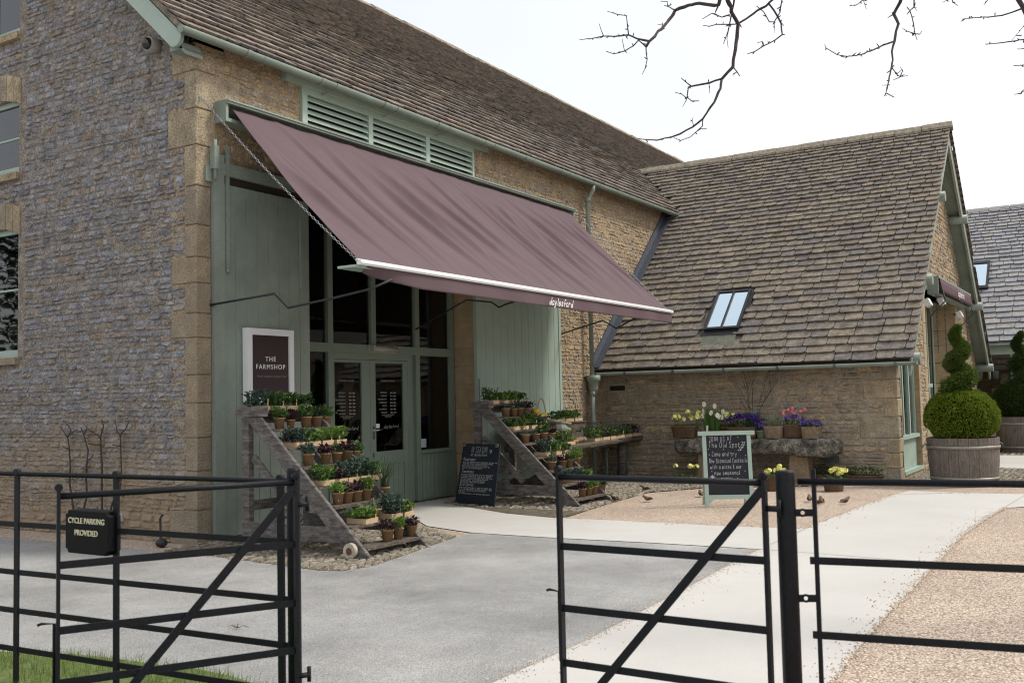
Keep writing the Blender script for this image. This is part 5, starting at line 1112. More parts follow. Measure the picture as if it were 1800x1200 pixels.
def basket(loc, w_, d_, h, m, name='wicker_basket', round_=False, lab='', rz=0, group='wicker baskets of plants'):
    t = thing(name, lab, 'basket', loc, rz, group); mb = MB(); n = 8 if h > .1 else 5; r = random.Random(int(loc[1]*100))
    def ringp(s, z):
        out = []
        for k in range(28):
            a = 2*math.pi*(k+.5)/28; e = 1. if round_ else .45
            out.append(Vector((math.copysign(abs(math.cos(a))**e, math.cos(a))*w_/2*s*(1+.008*((k % 2)*2-1)*((int(z*1000/9) % 2)*2-1)), math.copysign(abs(math.sin(a))**e, math.sin(a))*d_/2*s, z+r.uniform(-.001, .001))))
        return out
    n = int(h/.0125)
    for i in range(n): mb.tube(ringp(.86+.14*i/n, .008+i*h/n), .0078, 5, closed=True)
    for k in (0, 1): mb.tube(ringp(1.0+k*.02, h+.004+k*.006), .010, 5, closed=True)
    mb.build('wickerwork', m, t); mb = MB(); rr = ringp(.93, h-.03); mb.add(rr, [list(range(28))]); rr = ringp(.84, .004); mb.add(rr, [list(range(28))]); mb.build('compost', SOIL, t)
    return t
def petals(mb, c, r_, n=5, up=Vector((0, 0, 1)), tilt=None, rg=rnd):
    c = Vector(c); u = up.normalized(); x = u.orthogonal().normalized(); y = u.cross(x)
    for k in range(n):
        a = 2*math.pi*k/n; d = x*math.cos(a)+y*math.sin(a); s = y*math.cos(a)-x*math.sin(a)
        mb.add([c, c+d*r_*.7-s*r_*.5+u*r_*.15, c+d*r_*1.05+u*r_*.05, c+d*r_*.7+s*r_*.5+u*r_*.15], [(0, 1, 2, 3)])
def primroses(t, w_, d_, zb, nh, seed, h=.16):
    r = random.Random(seed); mb = MB()
    for _ in range(int(130*w_/.35)):
        a = r.uniform(0, 6.28); b = Vector((r.uniform(-.42, .42)*w_, r.uniform(-.4, .4)*d_, zb)); el = r.uniform(.1, 1.0)
        mb.leaf(b, Vector((math.cos(a)*math.cos(el), math.sin(a)*math.cos(el), math.sin(el))), r.uniform(.07, .13), .045, .25)
    mb.build('foliage', LF['green'], t); fl = MB(); ce = MB(); stm = MB()
    for i in range(nh):
        b = Vector((r.uniform(-.48, .48)*w_, r.uniform(-.4, .3)*d_, zb)); hd = Vector((b.x*1.25, b.y*1.25-.02, zb+h*r.uniform(.55, 1.1))); stm.tube([b, hd], .0025, 4)
        for k in range(11):
            a, e = r.uniform(0, 6.28), r.uniform(-.3, 1.5); o_ = Vector((math.cos(a)*math.cos(e), math.sin(a)*math.cos(e), math.sin(e))); petals(fl, hd+o_*.033, .028, 5, o_); ce.ball(hd+o_*.028, .0038, 5, 3)
    fl.build('flowers', FLW['yellow'], t); ce.build('flower_centres', FLW['orange'], t); stm.build('stems', LF['green'], t)
def violas(t, w_, d_, zb, nf, col, seed, h=.10, leaf='dark', rp_=.021):
    r = random.Random(seed); mb = MB(); foliage(mb, w_, d_, h*.8, 'dark', r, n=int(nf*1.6), z=zb); mb.build('foliage', LF[leaf], t); fl = MB()
    for _ in range(nf):
        q = Vector((r.uniform(-.5, .5)*w_*1.08, r.uniform(-.5, .5)*d_*1.1, 0)); q.z = zb+h*(.62+.45*(1-(2*q.x/w_)**2*.7))*r.uniform(.8, 1.1)
        petals(fl, q, rp_, 5, Vector((r.uniform(-1, .2), r.uniform(-1, .3), r.uniform(.2, 1))))
    fl.build('flowers', FLW[col], t)
ZT = T1
def tr(px, py=768, x=None): p = P(px, py, 0, x or 9.16); return (p.x, p.y, ZT)
FAC = math.pi/2
def sz(o, k=1.35): o.scale = (1.08, 1.08, k); return o
def sb(*a, **k): return sz(basket(*a, **k))
t = sb(tr(1204, x=9.12), .40, .25, .14, WICK, lab='brown wicker basket of yellow primroses at the left end of the stone slab', rz=FAC); primroses(t, .38, .24, .11, 8, 1, .20)
t = sb(tr(1252, x=9.2), .34, .3, .07, WICKP, lab='shallow pale basket of white daffodils on the stone slab', round_=True); r = random.Random(3); mb = MB()
for _ in range(150):
    a = r.uniform(0, 6.28); q = r.uniform(0, .12); b = Vector((q*math.cos(a), q*math.sin(a), .05)); L = r.uniform(.2, .36); s = r.uniform(.0, .12); w2 = .0055; e = b+Vector((math.cos(a)*s, math.sin(a)*s, L))
    m2 = (b+e)/2+Vector((0, 0, .03)); mb.add([b+Vector((0, -w2, 0)), b+Vector((0, w2, 0)), m2+Vector((0, w2, 0)), m2-Vector((0, w2, 0)), e], [(0, 1, 2, 3), (3, 2, 4)])
mb.build('leaves', LF['green'], t); fl = MB(); cu = MB()
for _ in range(13):
    q = Vector((r.uniform(-.16, .16), r.uniform(-.19, .19), r.uniform(.26, .44))); u = Vector((-1, r.uniform(-.6, .6), r.uniform(-.2, .4))); petals(fl, q, .036, 6, u); cu.ball(q+u.normalized()*.008, .009, 6, 4)
fl.build('flowers', FLW['white'], t); cu.build('flower_centres', FLW['yellow'], t); MB().obox((-.13, .03, .12), (0, 1, 0), (.3, 0, 1), (1, 0, 0), .03, .08, .002).build('plant_label', WHITE, t)
t = sb(tr(1280, x=9.36), .26, .22, .12, WICK, lab='small basket of yellow primroses behind the daffodils on the slab', rz=FAC); primroses(t, .30, .24, .10, 5, 5, .24)
t = sb(tr(1307, x=9.12), .50, .24, .12, WICK, lab='long brown basket of deep violet violas on the stone slab', rz=FAC); violas(t, .56, .24, .10, 190, 'violet', 6, .17)
t = thing('plant_pot', 'green pot of deep violet violas behind the pavement board', 'pot plant', tr(1338, x=9.06)); MB().lathe([(.06, 0), (.08, .12), (.085, .12), (.085, .13), (.07, .13)], n=18).build('pot', SAGE, t); violas(t, .17, .17, .11, 34, 'violet', 7, .12)
bk2 = sz(thing('zinc_bucket', 'zinc bucket of bare branching twigs against the outbuilding wall', 'bucket', (9.47, P(1323, 745, 0, 9.45).y, ZT)), 1.7); MB().lathe([(.085, 0), (.115, .24), (.12, .245), (.12, .255), (.11, .255), (.105, .22)], n=22).build('bucket', ZINC, bk2)
mb = MB(); r = random.Random(12)
def twig(b, d, L, rad, dpt):
    pts = [b]; p = b.copy(); dd = d.copy()
    for i in range(5):
        dd = (dd+Vector((r.uniform(-.18, .18), r.uniform(-.22, .22), r.uniform(-.08, .12)))).normalized(); p = p+dd*L/5; p.x = min(p.x, .26); pts.append(p.copy())
        if dpt and i > 0 and r.random() < .75: twig(p, (dd+Vector((r.uniform(-.5, .3), r.uniform(-.9, .9), r.uniform(-.2, .3)))).normalized(), L*.5, rad*.6, dpt-1)
    mb.tube(pts, [rad*(1-.14*i) for i in range(6)], 4)
for _ in range(9): a = r.uniform(0, 6.28); twig(Vector((.03*math.cos(a), .05*math.sin(a), .15)), Vector((r.uniform(-.1, .1), r.uniform(-.75, .75), 1)).normalized(), r.uniform(.45, .7), .004, 2)
mb.build('twigs', BARK, bk2)
t = sb(tr(1361, x=9.1), .29, .26, .13, WICKP, lab='pale woven basket of rosemary on the stone slab', rz=FAC); mb = MB(); r = random.Random(4)
for _ in range(45):
    a = r.uniform(0, 6.28); q = r.uniform(0, .13); b = Vector((q*math.cos(a), q*math.sin(a), .1)); d = Vector((math.cos(a)*.4, math.sin(a)*.4, 1)).normalized(); L = r.uniform(.10, .24)
    for s in range(int(L/.006)): aa = r.uniform(0, 6.28); mb.leaf(b+d*s*.006, d*.8+Vector((math.cos(aa), math.sin(aa), .2)), .022, .004, 0)
mb.build('foliage', LF['green'], t)
t = sb(tr(1397, x=9.2), .32, .26, .15, WICK, lab='dark basket of pink ranunculus and blue violas on the stone slab', rz=FAC); violas(t, .3, .24, .12, 50, 'blue', 8, .14, 'green'); fl = MB(); r = random.Random(30)
for i in range(9):
    q = Vector((r.uniform(-.17, .17), r.uniform(-.12, .12), .30+r.uniform(-.03, .05)))
    for k in range(5): petals(fl, q+Vector((0, 0, k*.005)), .044-.006*k, 6, Vector((r.uniform(-.4, .4), r.uniform(-.4, .4), 1)))
    fl.ball(q+Vector((0, 0, .01)), .026, 8, 5)
fl.build('flowers', FLW['pink'], t)
t = sb(tr(1427, x=9.08), .29, .24, .12, WICKP, lab='pale-rimmed basket of bright blue violas at the right end of the slab', rz=FAC); violas(t, .32, .26, .10, 80, 'blue', 9, .10)
t = basket(tuple(G(1205, 851)), .42, .26, .12, WICK, lab='brown basket of yellow primroses on the ground left of the pavement board', rz=FAC); primroses(t, .38, .24, .10, 4, 11, .20)
t = basket(tuple(G(1360, 862)), .30, .3, .22, WICK, lab='tall round basket of yellow primroses on the gravel behind the gate post', round_=True); primroses(t, .30, .28, .20, 8, 12, .16)
t = basket(tuple(G(1466, 863)), .32, .3, .16, WICK, lab='round basket of yellow primroses on the gravel under the wall light', round_=True); primroses(t, .34, .3, .15, 8, 13, .17)
t = basket((9.35, P(1448, 852, 0, 9.3).y, 0), .30, .24, .13, WICK, lab='wicker basket of trailing grassy herb in the outbuilding corner', rz=FAC); mb = MB(); foliage(mb, .34, .3, .26, 'dark', random.Random(5), n=260, z=.1); mb.build('foliage', LF['dark'], t)
t = basket((9.38, P(1515, 852, 0, 9.3).y, 0), .62, .26, .12, WICK, lab='long wicker basket of dark ferny shrubs in the outbuilding corner', rz=FAC); mb = MB(); foliage(mb, .6, .3, .22, 'dark', random.Random(6), n=420, z=.1); mb.build('foliage', LF['boxd'], t)
mb = MB(); r = random.Random(8)
for _ in range(120): mb.leaf((.26+r.uniform(-.12, .12), r.uniform(-.12, .12), .1+r.uniform(0, .12)), (r.uniform(-1, 1), r.uniform(-1, 1), .8), .05, .02, .2)
mb.build('foliage', LF['light'], t)
p = P(1462, 806, 0, 9.68); fl_ = thing('wall_light', 'dark grey box light on the outbuilding wall above the primroses', 'wall light', p); MB().box((-.07, -.11, -.055), (.05, .11, .055)).build('housing', LEAD, fl_); MB().box((.05, -.03, -.03), (.08, .03, .03)).build('bracket', IRON, fl_)

# ------------------------------------------------------------------ topiary in half barrels
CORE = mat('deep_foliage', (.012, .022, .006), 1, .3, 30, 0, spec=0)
def topiary(loc, s, label, seed):
    t = thing('topiary_barrel', label, 'topiary', loc, 0, 'spiral topiaries in half barrels'); t.scale = (s, s, s); r = random.Random(seed); mb = MB(); ns = 22; H = .74; R0 = .475; R1 = .525
    for k in range(ns):
        a0, a1 = 2*math.pi*k/ns+.004, 2*math.pi*(k+1)/ns-.004; rg = []
        for z, rr in ((0, R0), (H*.5, (R0+R1)/2+.012), (H, R1)):
            for a in (a0, (a0+a1)/2, a1): rg.append((rr*math.cos(a), rr*math.sin(a), z))
            for a in (a1, a0): rg.append(((rr-.03)*math.cos(a), (rr-.03)*math.sin(a), z))
        mb.add(rg, [(i*5+j, i*5+(j+1) % 5, (i+1)*5+(j+1) % 5, (i+1)*5+j) for i in range(2) for j in range(5)]+[(10, 11, 12, 13, 14), (4, 3, 2, 1, 0)])
    mb.build('staves', BARREL, t)
    for z in (.12, .60): mb = MB(); rr = R0+(R1-R0)*z/H+.008+.012*math.sin(math.pi*z/H); mb.lathe([(rr-.002, z-.022), (rr+.004, z-.022), (rr+.006, z+.022), (rr, z+.022)], n=44, cap=False); mb.build('hoop', HOOP, t)
    for sg_ in (-1, 1):
        mb = MB(); c = Vector(RT)*sg_*.53; c.z = .62; d = Vector(RT)*sg_; d.z = 0; mb.tube([c, c+d*.05+Vector((0, 0, .03)), c+d*.09+Vector((0, 0, .01)), c+d*.10-Vector((0, 0, .03))], .011, 7); mb.build('handle', ZINC, t)
    mb = MB(); mb.lathe([(R1-.05, .68), (R1-.05, .69)], n=20); mb.build('compost', SOIL, t)
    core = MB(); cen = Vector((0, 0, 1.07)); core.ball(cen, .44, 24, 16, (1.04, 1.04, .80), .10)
    lf_ = MB(); lf2 = MB()
    def scat(surf, num, L0, lf_=lf_):
        for _ in range(num):
            p, n = surf(); lf_.leaf(p-n*.012, n+Vector((r.uniform(-.8, .8), r.uniform(-.8, .8), r.uniform(-.5, .9))), L0*r.uniform(.8, 1.4), L0*.62, .05, .35)
    def sball():
        u = r.uniform(-.95, 1); a = r.uniform(0, 6.28); q = math.sqrt(1-u*u); n = Vector((q*math.cos(a), q*math.sin(a), u)); f_ = 1+.10*noise.noise(n*4+Vector((seed, 0, 0)))
        return cen+Vector((n.x*.535*f_, n.y*.535*f_, n.z*.425*f_)), n
    scat(sball, 15000, .034)
    T_ = lambda k: (Vector((math.cos(k*2*math.pi*2.35+seed*1.3)*(.115-.07*k)*1.0, math.sin(k*2*math.pi*2.35+seed*1.3)*(.115-.07*k), 1.45+k*1.02)), .16*(1-k)**.85+.06)
    pts = [T_(i/40)[0] for i in range(41)]; rad = [T_(i/40)[1]*.5 for i in range(41)]; core.tube(pts, rad, 12)
    def shel():
        k = r.random()**1.15; p, q = T_(k); u = r.uniform(-1, 1); a = r.uniform(0, 6.28); w2 = math.sqrt(1-u*u); n = Vector((w2*math.cos(a), w2*math.sin(a), u*.8)); f_ = .93+.3*noise.noise(p*5+n*3); return p+n*q*f_, n
    scat(shel, 13000, .032, lf2)
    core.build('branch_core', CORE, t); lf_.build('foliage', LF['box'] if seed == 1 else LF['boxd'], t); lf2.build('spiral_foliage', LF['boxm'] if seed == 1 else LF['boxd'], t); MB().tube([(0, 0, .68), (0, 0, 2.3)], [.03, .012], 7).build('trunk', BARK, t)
    return t
b = G(1696, 857); topiary((b+Vector((b.x-CP.x, b.y-CP.y, 0)).normalized()*.52), 1.0, 'bright green spiral topiary in an oak half barrel by the outbuilding corner', 1)
b = G(1801, 797); topiary((b+Vector((b.x-CP.x, b.y-CP.y, 0)).normalized()*.55), 1.12, 'darker spiral topiary in a half barrel farther back, cut by the frame edge', 2)

# ------------------------------------------------------------------ estate fencing and gates
def upost(loc, rad, h, name, label, cat, group=None): ...
FZ = [1.15, .877, .62, .415, .21]
fl1 = thing('estate_fence', 'black iron estate fence with five rails left of the open gate', 'fence', (-4.03, -4.3, 0))
FXl = lambda y: -4.02-.06*(y+5.3)
y0, y1 = 1.5, -5.33
for i, z in enumerate(FZ):
    a, b = (FXl(y0), y0, z), (FXl(y1), y1, z); mb = MB()
    if i == 0: mb.tube([a, b], .0125, 10)
    else: mb.bar(a, b, .009, .028)
    mb.build('rail', BLACK, fl1, True)
for y in (1.2, .2, -.8, -1.7, -2.6, -3.42, -4.205, -5.29):
    mb = MB(); mb.box((FXl(y)-.006, y-.019, 0), (FXl(y)+.006, y+.019, 1.165)); mb.tube([(FXl(y)-.012, y, 1.16), (FXl(y)+.012, y, 1.16)], .019, 10); mb.build('stake', BLACK, fl1, True)
gp = Vector((-4.02, -5.37, 0))
def gpost(x, y, rad, h, label):
    t = thing('gate_post', label, 'gate post', (x, y, 0), 0, 'black round gate posts'); MB().tube([(0, 0, -.1), (0, 0, h-.012), (0, 0, h)], [rad, rad, rad*.93], 24).build('post', BLACK, t); MB().lathe([(rad+.012, 0), (rad+.012, .01)], n=20).build('base_collar', BLACK, t); return t
gpost(gp.x, gp.y, .030, 1.21, 'thick black round gate post at the end of the left fence')
gp2 = Vector((-3.42, -7.425, 0)); gpost(gp2.x, gp2.y, .037, 1.195, 'thickest black round gate post between the gate and the right fence')
def gate(A, B, zs, label, hinge_at_B=True, latch=True):
    """A = latch stile, B = hinge stile"""
    t = thing('estate_gate', label, 'gate', B, 0, 'black iron estate gates'); A, B = Vector((A.x, A.y, 0)), Vector((B.x, B.y, 0)); d = (B-A).normalized(); Z = Vector((0, 0, 1)); n = Vector((-d.y, d.x, 0))
    for i, z in enumerate(zs):
        mb = MB(); a, b = A+Z*z, B+Z*z
        if i == 0: mb.tube([a, b], .0135, 12)
        else: mb.bar(a, b, .009, .030)
        mb.build('rail', BLACK, t, True)
    for p, w2, hh in ((A, .034, 1.185), (B, .036, 1.175)):
        mb = MB(); mb.obox(p+Z*(hh/2+.03), d, n, Z, .014, w2, hh-.06); mb.tube([p+Z*hh-n*.018, p+Z*hh+n*.018], .016, 8); mb.build('stile', BLACK, t, True)
    mb = MB(); o_ = n*(.012 if n.dot(CP-B) > 0 else -.012); mb.bar(B+Z*(zs[0]-.02)+o_, A+Z*.06+o_, .034, .008, n); mb.build('diagonal_brace', BLACK, t, True)
    for z in (zs[0]-.10, .30): mb = MB(); mb.tube([B+Z*z, B+Z*z+d*.06], .012, 8); mb.tube([B+Z*(z-.03)+d*.055, B+Z*(z+.035)+d*.055], .009, 8); mb.build('hinge', BLACK, t, True)
    mb = MB(); mb.tube([A+Z*.35-d*.014, A+Z*.65-d*.014, A+Z*.655-d*.06, A+Z*.65-d*.075], .006, 6); mb.build('latch_rod', BLACK, t, True)
    return t
A1 = G(103, 872, 1.15); gate(Vector((A1.x, A1.y, 0)), gp+Vector((-.035, -.045, 0)), FZ, 'black iron gate leaf swung towards the camera on the left')
A2, B2 = G(982, 838, 1.15), G(1343, 848, 1.15); gate(Vector((A2.x, A2.y, 0)), Vector((B2.x, B2.y, 0)), [1.15, .848, .58, .345, .14], 'black iron gate leaf in the middle, hinged on the thickest post')
fr1 = thing('estate_fence', 'black iron estate fence on the right with a thin end stake', 'fence', (-3.36, -8, 0)); RZs = [1.15, .845, .56, .33, .12]
FXr = lambda y: -3.385-.17*(y+7.49)
for i, z in enumerate(RZs):
    ya = -7.465 if i == 0 else -7.50; a, b = (FXr(ya), ya, z), (FXr(-12.5), -12.5, z); mb = MB()
    if i == 0: mb.tube([a, b], .0135, 10)
    else: mb.bar(a, b, .009, .028)
    mb.build('rail', BLACK, fr1, True)
for y, w2, h in ((-7.525, .008, 1.20), (-8.75, .019, 1.165), (-9.9, .019, 1.165), (-11., .019, 1.165), (-12.2, .019, 1.165)): mb = MB(); mb.box((FXr(y)-.006, y-w2, 0), (FXr(y)+.006, y+w2, h)); mb.build('stake', BLACK, fr1, True)
for z in (1.03, .70, .3):
    mb = MB(); a = Vector((gp2.x+.005, gp2.y-.02, z)); b = Vector((FXr(-7.52), -7.52, z)); d = (b-a).normalized(); c = (a+b)/2; mb.bar(a, c-d*.010, .006, .028); mb.bar(c+d*.010, b, .006, .028); mb.tube([c+d*.0125*math.cos(k*math.pi/6)+Vector((0, 0, .0125*math.sin(k*math.pi/6))) for k in range(12)], .005, 5, closed=True); mb.build('fixing_tab', BLACK, fr1, True)
# cycle sign hung on the fence
SX = -4.135; a, b = P(115, 895, 0, SX), P(190, 970, 0, SX)
cs = thing('cycle_sign', 'black notched CYCLE PARKING PROVIDED sign on the left fence', 'sign', (SX, (a.y+b.y)/2, b.z)); ya, yb, za, zb = a.y, b.y, a.z, P(115, 970, 0, SX).z
q = .022; pr = []
for (yy, zz, sy, sz) in ((ya, za, -1, -1), (yb, za, 1, -1), (yb, zb, 1, 1), (ya, zb, -1, 1)):
    pts = [(yy, zz+sz*q), (yy+sy*q*.75, zz+sz*q*.75), (yy+sy*q, zz)]
    if (sy, sz) in ((1, -1), (-1, 1)): pts = pts[::-1]
    pr += [(SX, p_[0], p_[1]) for p_ in pts]
mb = MB(); mb.prism(pr, (.075, 0, 0)); o_ = mb.build('board', SIGNB, cs, True); bv = o_.modifiers.new('b', 'BEVEL'); bv.width = .003
cy = (ya+yb)/2; zt = za
text(None, 'CYCLE PARKING', (SX-.002, cy, P(150, 920, 0, SX).z), (0, -1, 0), (0, 0, 1), .040, CREAM, 'lettering', cs, bold=.0004); text(None, 'PROVIDED', (SX-.002, cy, P(150, 941, 0, SX).z), (0, -1, 0), (0, 0, 1), .040, CREAM, 'lettering', cs, bold=.0004)

# ------------------------------------------------------------------ small things on the gable wall
def pl(pts, x=-.06): return [P(a/4.617+90, b/4.617+720, 0, x) for a, b in pts]
ESP = [('leftmost', [[(195, 985), (180, 800), (165, 700), (150, 600), (155, 450), (145, 300), (135, 220)], [(135, 220), (110, 190), (75, 135)], [(135, 220), (160, 170), (150, 140), (100, 90)], [(140, 210), (180, 180), (212, 160)], [(150, 320), (110, 310), (92, 290)]]),
       ('second', [[(230, 985), (270, 780), (290, 700), (285, 560), (290, 430), (300, 330), (270, 220), (240, 140)], [(290, 490), (270, 480), (240, 480)], [(295, 410), (325, 390), (342, 365)], [(262, 200), (290, 160)]]),
       ('third', [[(420, 985), (410, 690), (412, 450), (405, 330), (400, 220), (425, 130), (410, 80)], [(400, 225), (360, 195), (310, 165), (268, 120)], [(404, 285), (340, 280), (300, 275)], [(410, 350), (440, 355)]]),
       ('rightmost', [[(480, 985), (485, 800), (500, 745), (545, 720), (560, 670), (570, 500), (565, 330), (560, 210)], [(560, 210), (535, 170), (520, 90)], [(560, 210), (605, 150), (628, 100), (618, 66)], [(560, 295), (530, 290), (500, 282)]])]
for nm, brs in ESP:
    ps = pl(brs[0]); ps[0].z = 0; t = thing('wall_trained_tree', '%s of four bare trained trees on the gable wall' % nm if nm != 'rightmost' else 'rightmost of four bare trained trees on the gable wall', 'tree', ps[0], 0, 'bare trained trees on the gable wall')
    MB().tube(ps, [.014-.0012*i for i in range(len(ps))], 7).build('trunk', BARK, t, True); mb = MB(); r = random.Random(len(nm))
    for b_ in brs[1:]: q = pl(b_, -.07); mb.tube(q, [.008-.0013*i for i in range(len(q))], 5)
    for b_ in brs:
        q = pl(b_, -.065)
        for u, v in zip(q, q[1:]):
            for _ in range(int((v-u).length/.028)): c = u.lerp(v, r.random()); mb.tube([c, c+Vector((-r.uniform(0, .02), r.choice((-1, 1))*r.uniform(.012, .035), r.uniform(-.005, .02)))], [.004, .0025], 4)
    mb.build('limbs', BARK, t, True)
p = P(208, 908, 0, -.03); eb = thing('junction_box', 'small white electrical box low on the gable wall', 'junction box', p); MB().box((-.03, -.055, -.045), (.03, .055, .045)).build('box', mat('grey_white_plastic', (.50, .53, .52), .5), eb); mb = MB(); mb.tube([(0, 0, -.045), (0, -.01, -.15), (0, 0, -p.z)], .008, 6); mb.build('cable', BLKF, eb)
p = G(284, 962); ds = thing('door_stop', 'black iron prop with a round foot beside the barn corner', 'prop', p); MB().tube([(0, 0, .05), (.02, .04, .12), (.03, .06, .3), (.04, .04, .34), (.04, .03, .33)], [.022, .012, .012, .012, .012], 8).build('rod', IRON, ds); MB().ball((0, 0, .05), .055, 10, 8, (1.2, 1.1, .9)).build('foot', IRON, ds)

# ------------------------------------------------------------------ sparrows on the gravel
BD = mat('sparrow_brown', None, .8, .3, 60, 0, cols=[(.06, .035, .02), (.14, .085, .05), (.22, .16, .11)]); 
def bird(px, py, rz, label):
    p = G(px, py, .01); t = thing('sparrow', label, 'bird', p, rz, 'sparrows on the gravel'); mb = MB(); n = 10
    path = [(-.105, .032, .005, .010), (-.07, .033, .008, .012), (-.045, .036, .020, .017), (-.01, .040, .031, .029), (.025, .050, .031, .030), (.045, .064, .023, .022), (.056, .076, .020, .020), (.070, .080, .017, .017), (.082, .078, .008, .008), (.094, .075, .001, .001)]
    for x, z, ry, rz_ in path:
        for k in range(n): a = 2*math.pi*k/n; mb.v.append((x, ry*math.cos(a), z+rz_*math.sin(a)))
    for i in range(len(path)-1):
        for k in range(n): mb.f.append([i*n+k, i*n+(k+1) % n, (i+1)*n+(k+1) % n, (i+1)*n+k]); mb.sm.append(True)
    mb.build('body', BD, t)
    for s in (-1, 1):
        mb = MB(); mb.ball((-.02, s*.027, .045), .03, 8, 6, (1.5, .3, .62)); mb.build('wing', mat('wing_dark', (.05, .032, .022), .8) if 'wing_dark' not in bpy.data.materials else bpy.data.materials['wing_dark'], t)
        mb = MB(); mb.tube([(.0, s*.012, .02), (.004, s*.012, .0), (.016, s*.012, -.002)], .0018, 4); mb.build('leg', IRON, t)
    return t
for px, py, rz, lb in ((1134, 862, 2.4, 'sparrow with lowered head on the gravel just behind the gate rail'), (1080, 880, 1.2, 'plump sparrow on the gravel right of the farther plant rack'), (1138, 881, 2.7, 'sparrow facing left in the middle of the gravel'), (1232, 872, .6, 'dark sparrow by the left leg of the pavement board'),
                       (1423, 881, .3, 'sparrow half hidden by the thin fence stake'), (1436, 887, 2.2, 'left one of a pair of sparrows right of the gate post'), (1444, 884, .4, 'right one of a pair of sparrows right of the gate post'), (1486, 885, -.5, 'sparrow farthest right, near the concrete path')):
    bird(px, py, rz, lb)

# ------------------------------------------------------------------ bare tree whose boughs hang into view
tree = thing('bare_tree', 'bare tree whose dark budding boughs hang in from above', 'tree', (2.2, -11.2, 0)); r = random.Random(19)
za = lambda q: (q[0]/4.5+1020, q[1]/4.5); zb_ = lambda q: (q[0]/4.737+1420, q[1]/4.737)
B1 = [([(1135, -120), (1115, -40), (1095, 40), (1060, 45), (940, 28), (860, 42), (750, 85), (700, 160), (640, 235), (590, 290), (545, 330), (520, 372)], 24, 16), ([(1095, 40), (1070, 95)], 12, 8), ([(520, 372), (530, 470), (512, 545), (490, 590)], 8, 3), ([(545, 328), (450, 308), (382, 278), (300, 287), (185, 288), (100, 305), (-5, 315)], 13, 4),
      ([(382, 278), (372, 190), (365, 125), (300, 118), (215, 92)], 8, 4), ([(520, 372), (460, 320), (420, 365), (350, 405), (265, 428), (205, 408)], 9, 5), ([(350, 405), (330, 305)], 5, 3), ([(750, 85), (700, 55), (662, 45)], 7, 4), ([(690, 50), (690, 15), (635, 12)], 6, 4), ([(185, 288), (165, 240), (150, 190)], 6, 3), ([(640, 235), (650, 200), (612, 195)], 5, 3),
      ([(1130, -120), (1160, -20), (1195, 60), (1215, 130), (1250, 190), (1240, 300), (1222, 420), (1208, 530), (1120, 625)], 26, 18), ([(1225, -60), (1212, 40), (1195, 120), (1180, 200), (1150, 300), (1133, 348)], 12, 4), ([(1180, 200), (1160, 310), (1170, 380)], 5, 3),
      ([(1120, 625), (1110, 700), (1060, 810), (970, 940), (890, 1005), (790, 1060), (720, 1085), (610, 1110), (520, 1105), (455, 1098)], 16, 5), ([(1120, 625), (1020, 658), (890, 682), (855, 690), (845, 770), (880, 800), (940, 800)], 13, 5), ([(870, 678), (800, 620)], 7, 5), ([(845, 780), (800, 745), (750, 732)], 6, 4), ([(840, 790), (810, 845)], 5, 3), ([(1018, 660), (1025, 740)], 5, 3), ([(1208, 530), (1240, 570), (1262, 605)], 8, 5),
      ([(970, 940), (965, 1000), (910, 1050), (870, 1085), (795, 1112), (740, 1090)], 7, 4), ([(900, 1000), (885, 960), (893, 925)], 5, 3), ([(940, 1020), (1000, 1020)], 5, 4), ([(1180, 120), (1120, 138), (1040, 108), (965, 153)], 9, 4), ([(1260, 185), (1180, 195), (1080, 195), (1020, 210), (970, 203)], 9, 4),
      ([(1560, -40), (1470, 50), (1370, 110), (1260, 182)], 15, 12), ([(1490, 30), (1560, 130), (1590, 190), (1598, 275), (1540, 320), (1450, 365), (1380, 410), (1322, 428)], 12, 5), ([(1600, -30), (1580, 100), (1535, 175), (1495, 175), (1450, 95), (1395, 50)], 8, 5), ([(1450, 365), (1440, 330), (1402, 340)], 5, 4), ([(1535, 175), (1540, 262)], 5, 3), ([(1560, 140), (1612, 208)], 5, 4)]
B2 = [([(800, -90), (770, 20), (715, 120), (755, 200), (735, 260), (722, 345), (700, 430), (708, 500), (698, 560), (678, 640), (660, 740), (650, 775), (720, 812)], 22, 6), ([(720, 345), (620, 380), (520, 428), (440, 458), (330, 472), (240, 455), (150, 400), (140, 372)], 11, 4), ([(700, 565), (745, 625), (770, 640), (835, 632)], 7, 4), ([(765, 645), (710, 668)], 6, 4), ([(745, 615), (785, 580), (770, 560)], 5, 4), ([(715, 120), (665, 150)], 8, 4), ([(665, 710), (618, 712)], 5, 3),
      ([(885, -60), (885, 60), (850, 90), (880, 200), (892, 280), (910, 335)], 10, 4), ([(892, 283), (830, 262), (790, 240)], 7, 4), ([(892, 283), (935, 285), (950, 260)], 6, 4), ([(885, 60), (908, 92)], 5, 3), ([(850, 90), (825, 125)], 5, 3), ([(460, -40), (462, 0), (400, 45), (345, 52)], 9, 4), ([(462, 0), (488, 80)], 5, 3), ([(1200, -40), (1205, 20), (1250, 50)], 8, 4), ([(1190, -10), (1120, 22)], 6, 3), ([(1520, -20), (1465, 45)], 6, 4),
      ([(1720, -60), (1790, 60), (1830, 160), (1860, 400), (1866, 540), (1862, 710)], 34, 12), ([(1780, 75), (1700, 105), (1620, 130), (1500, 145), (1400, 148), (1285, 162)], 11, 5), ([(1860, 320), (1700, 345), (1580, 362), (1480, 370)], 8, 6), ([(1830, 180), (1700, 335)], 4, 3), ([(1860, 400), (1745, 410)], 7, 5), ([(1860, 540), (1780, 545), (1715, 548)], 8, 5), ([(1860, 700), (1780, 775), (1720, 788)], 7, 4)]
mb = MB(); tw = MB(); DT = 7.2; tops = []; loose = []
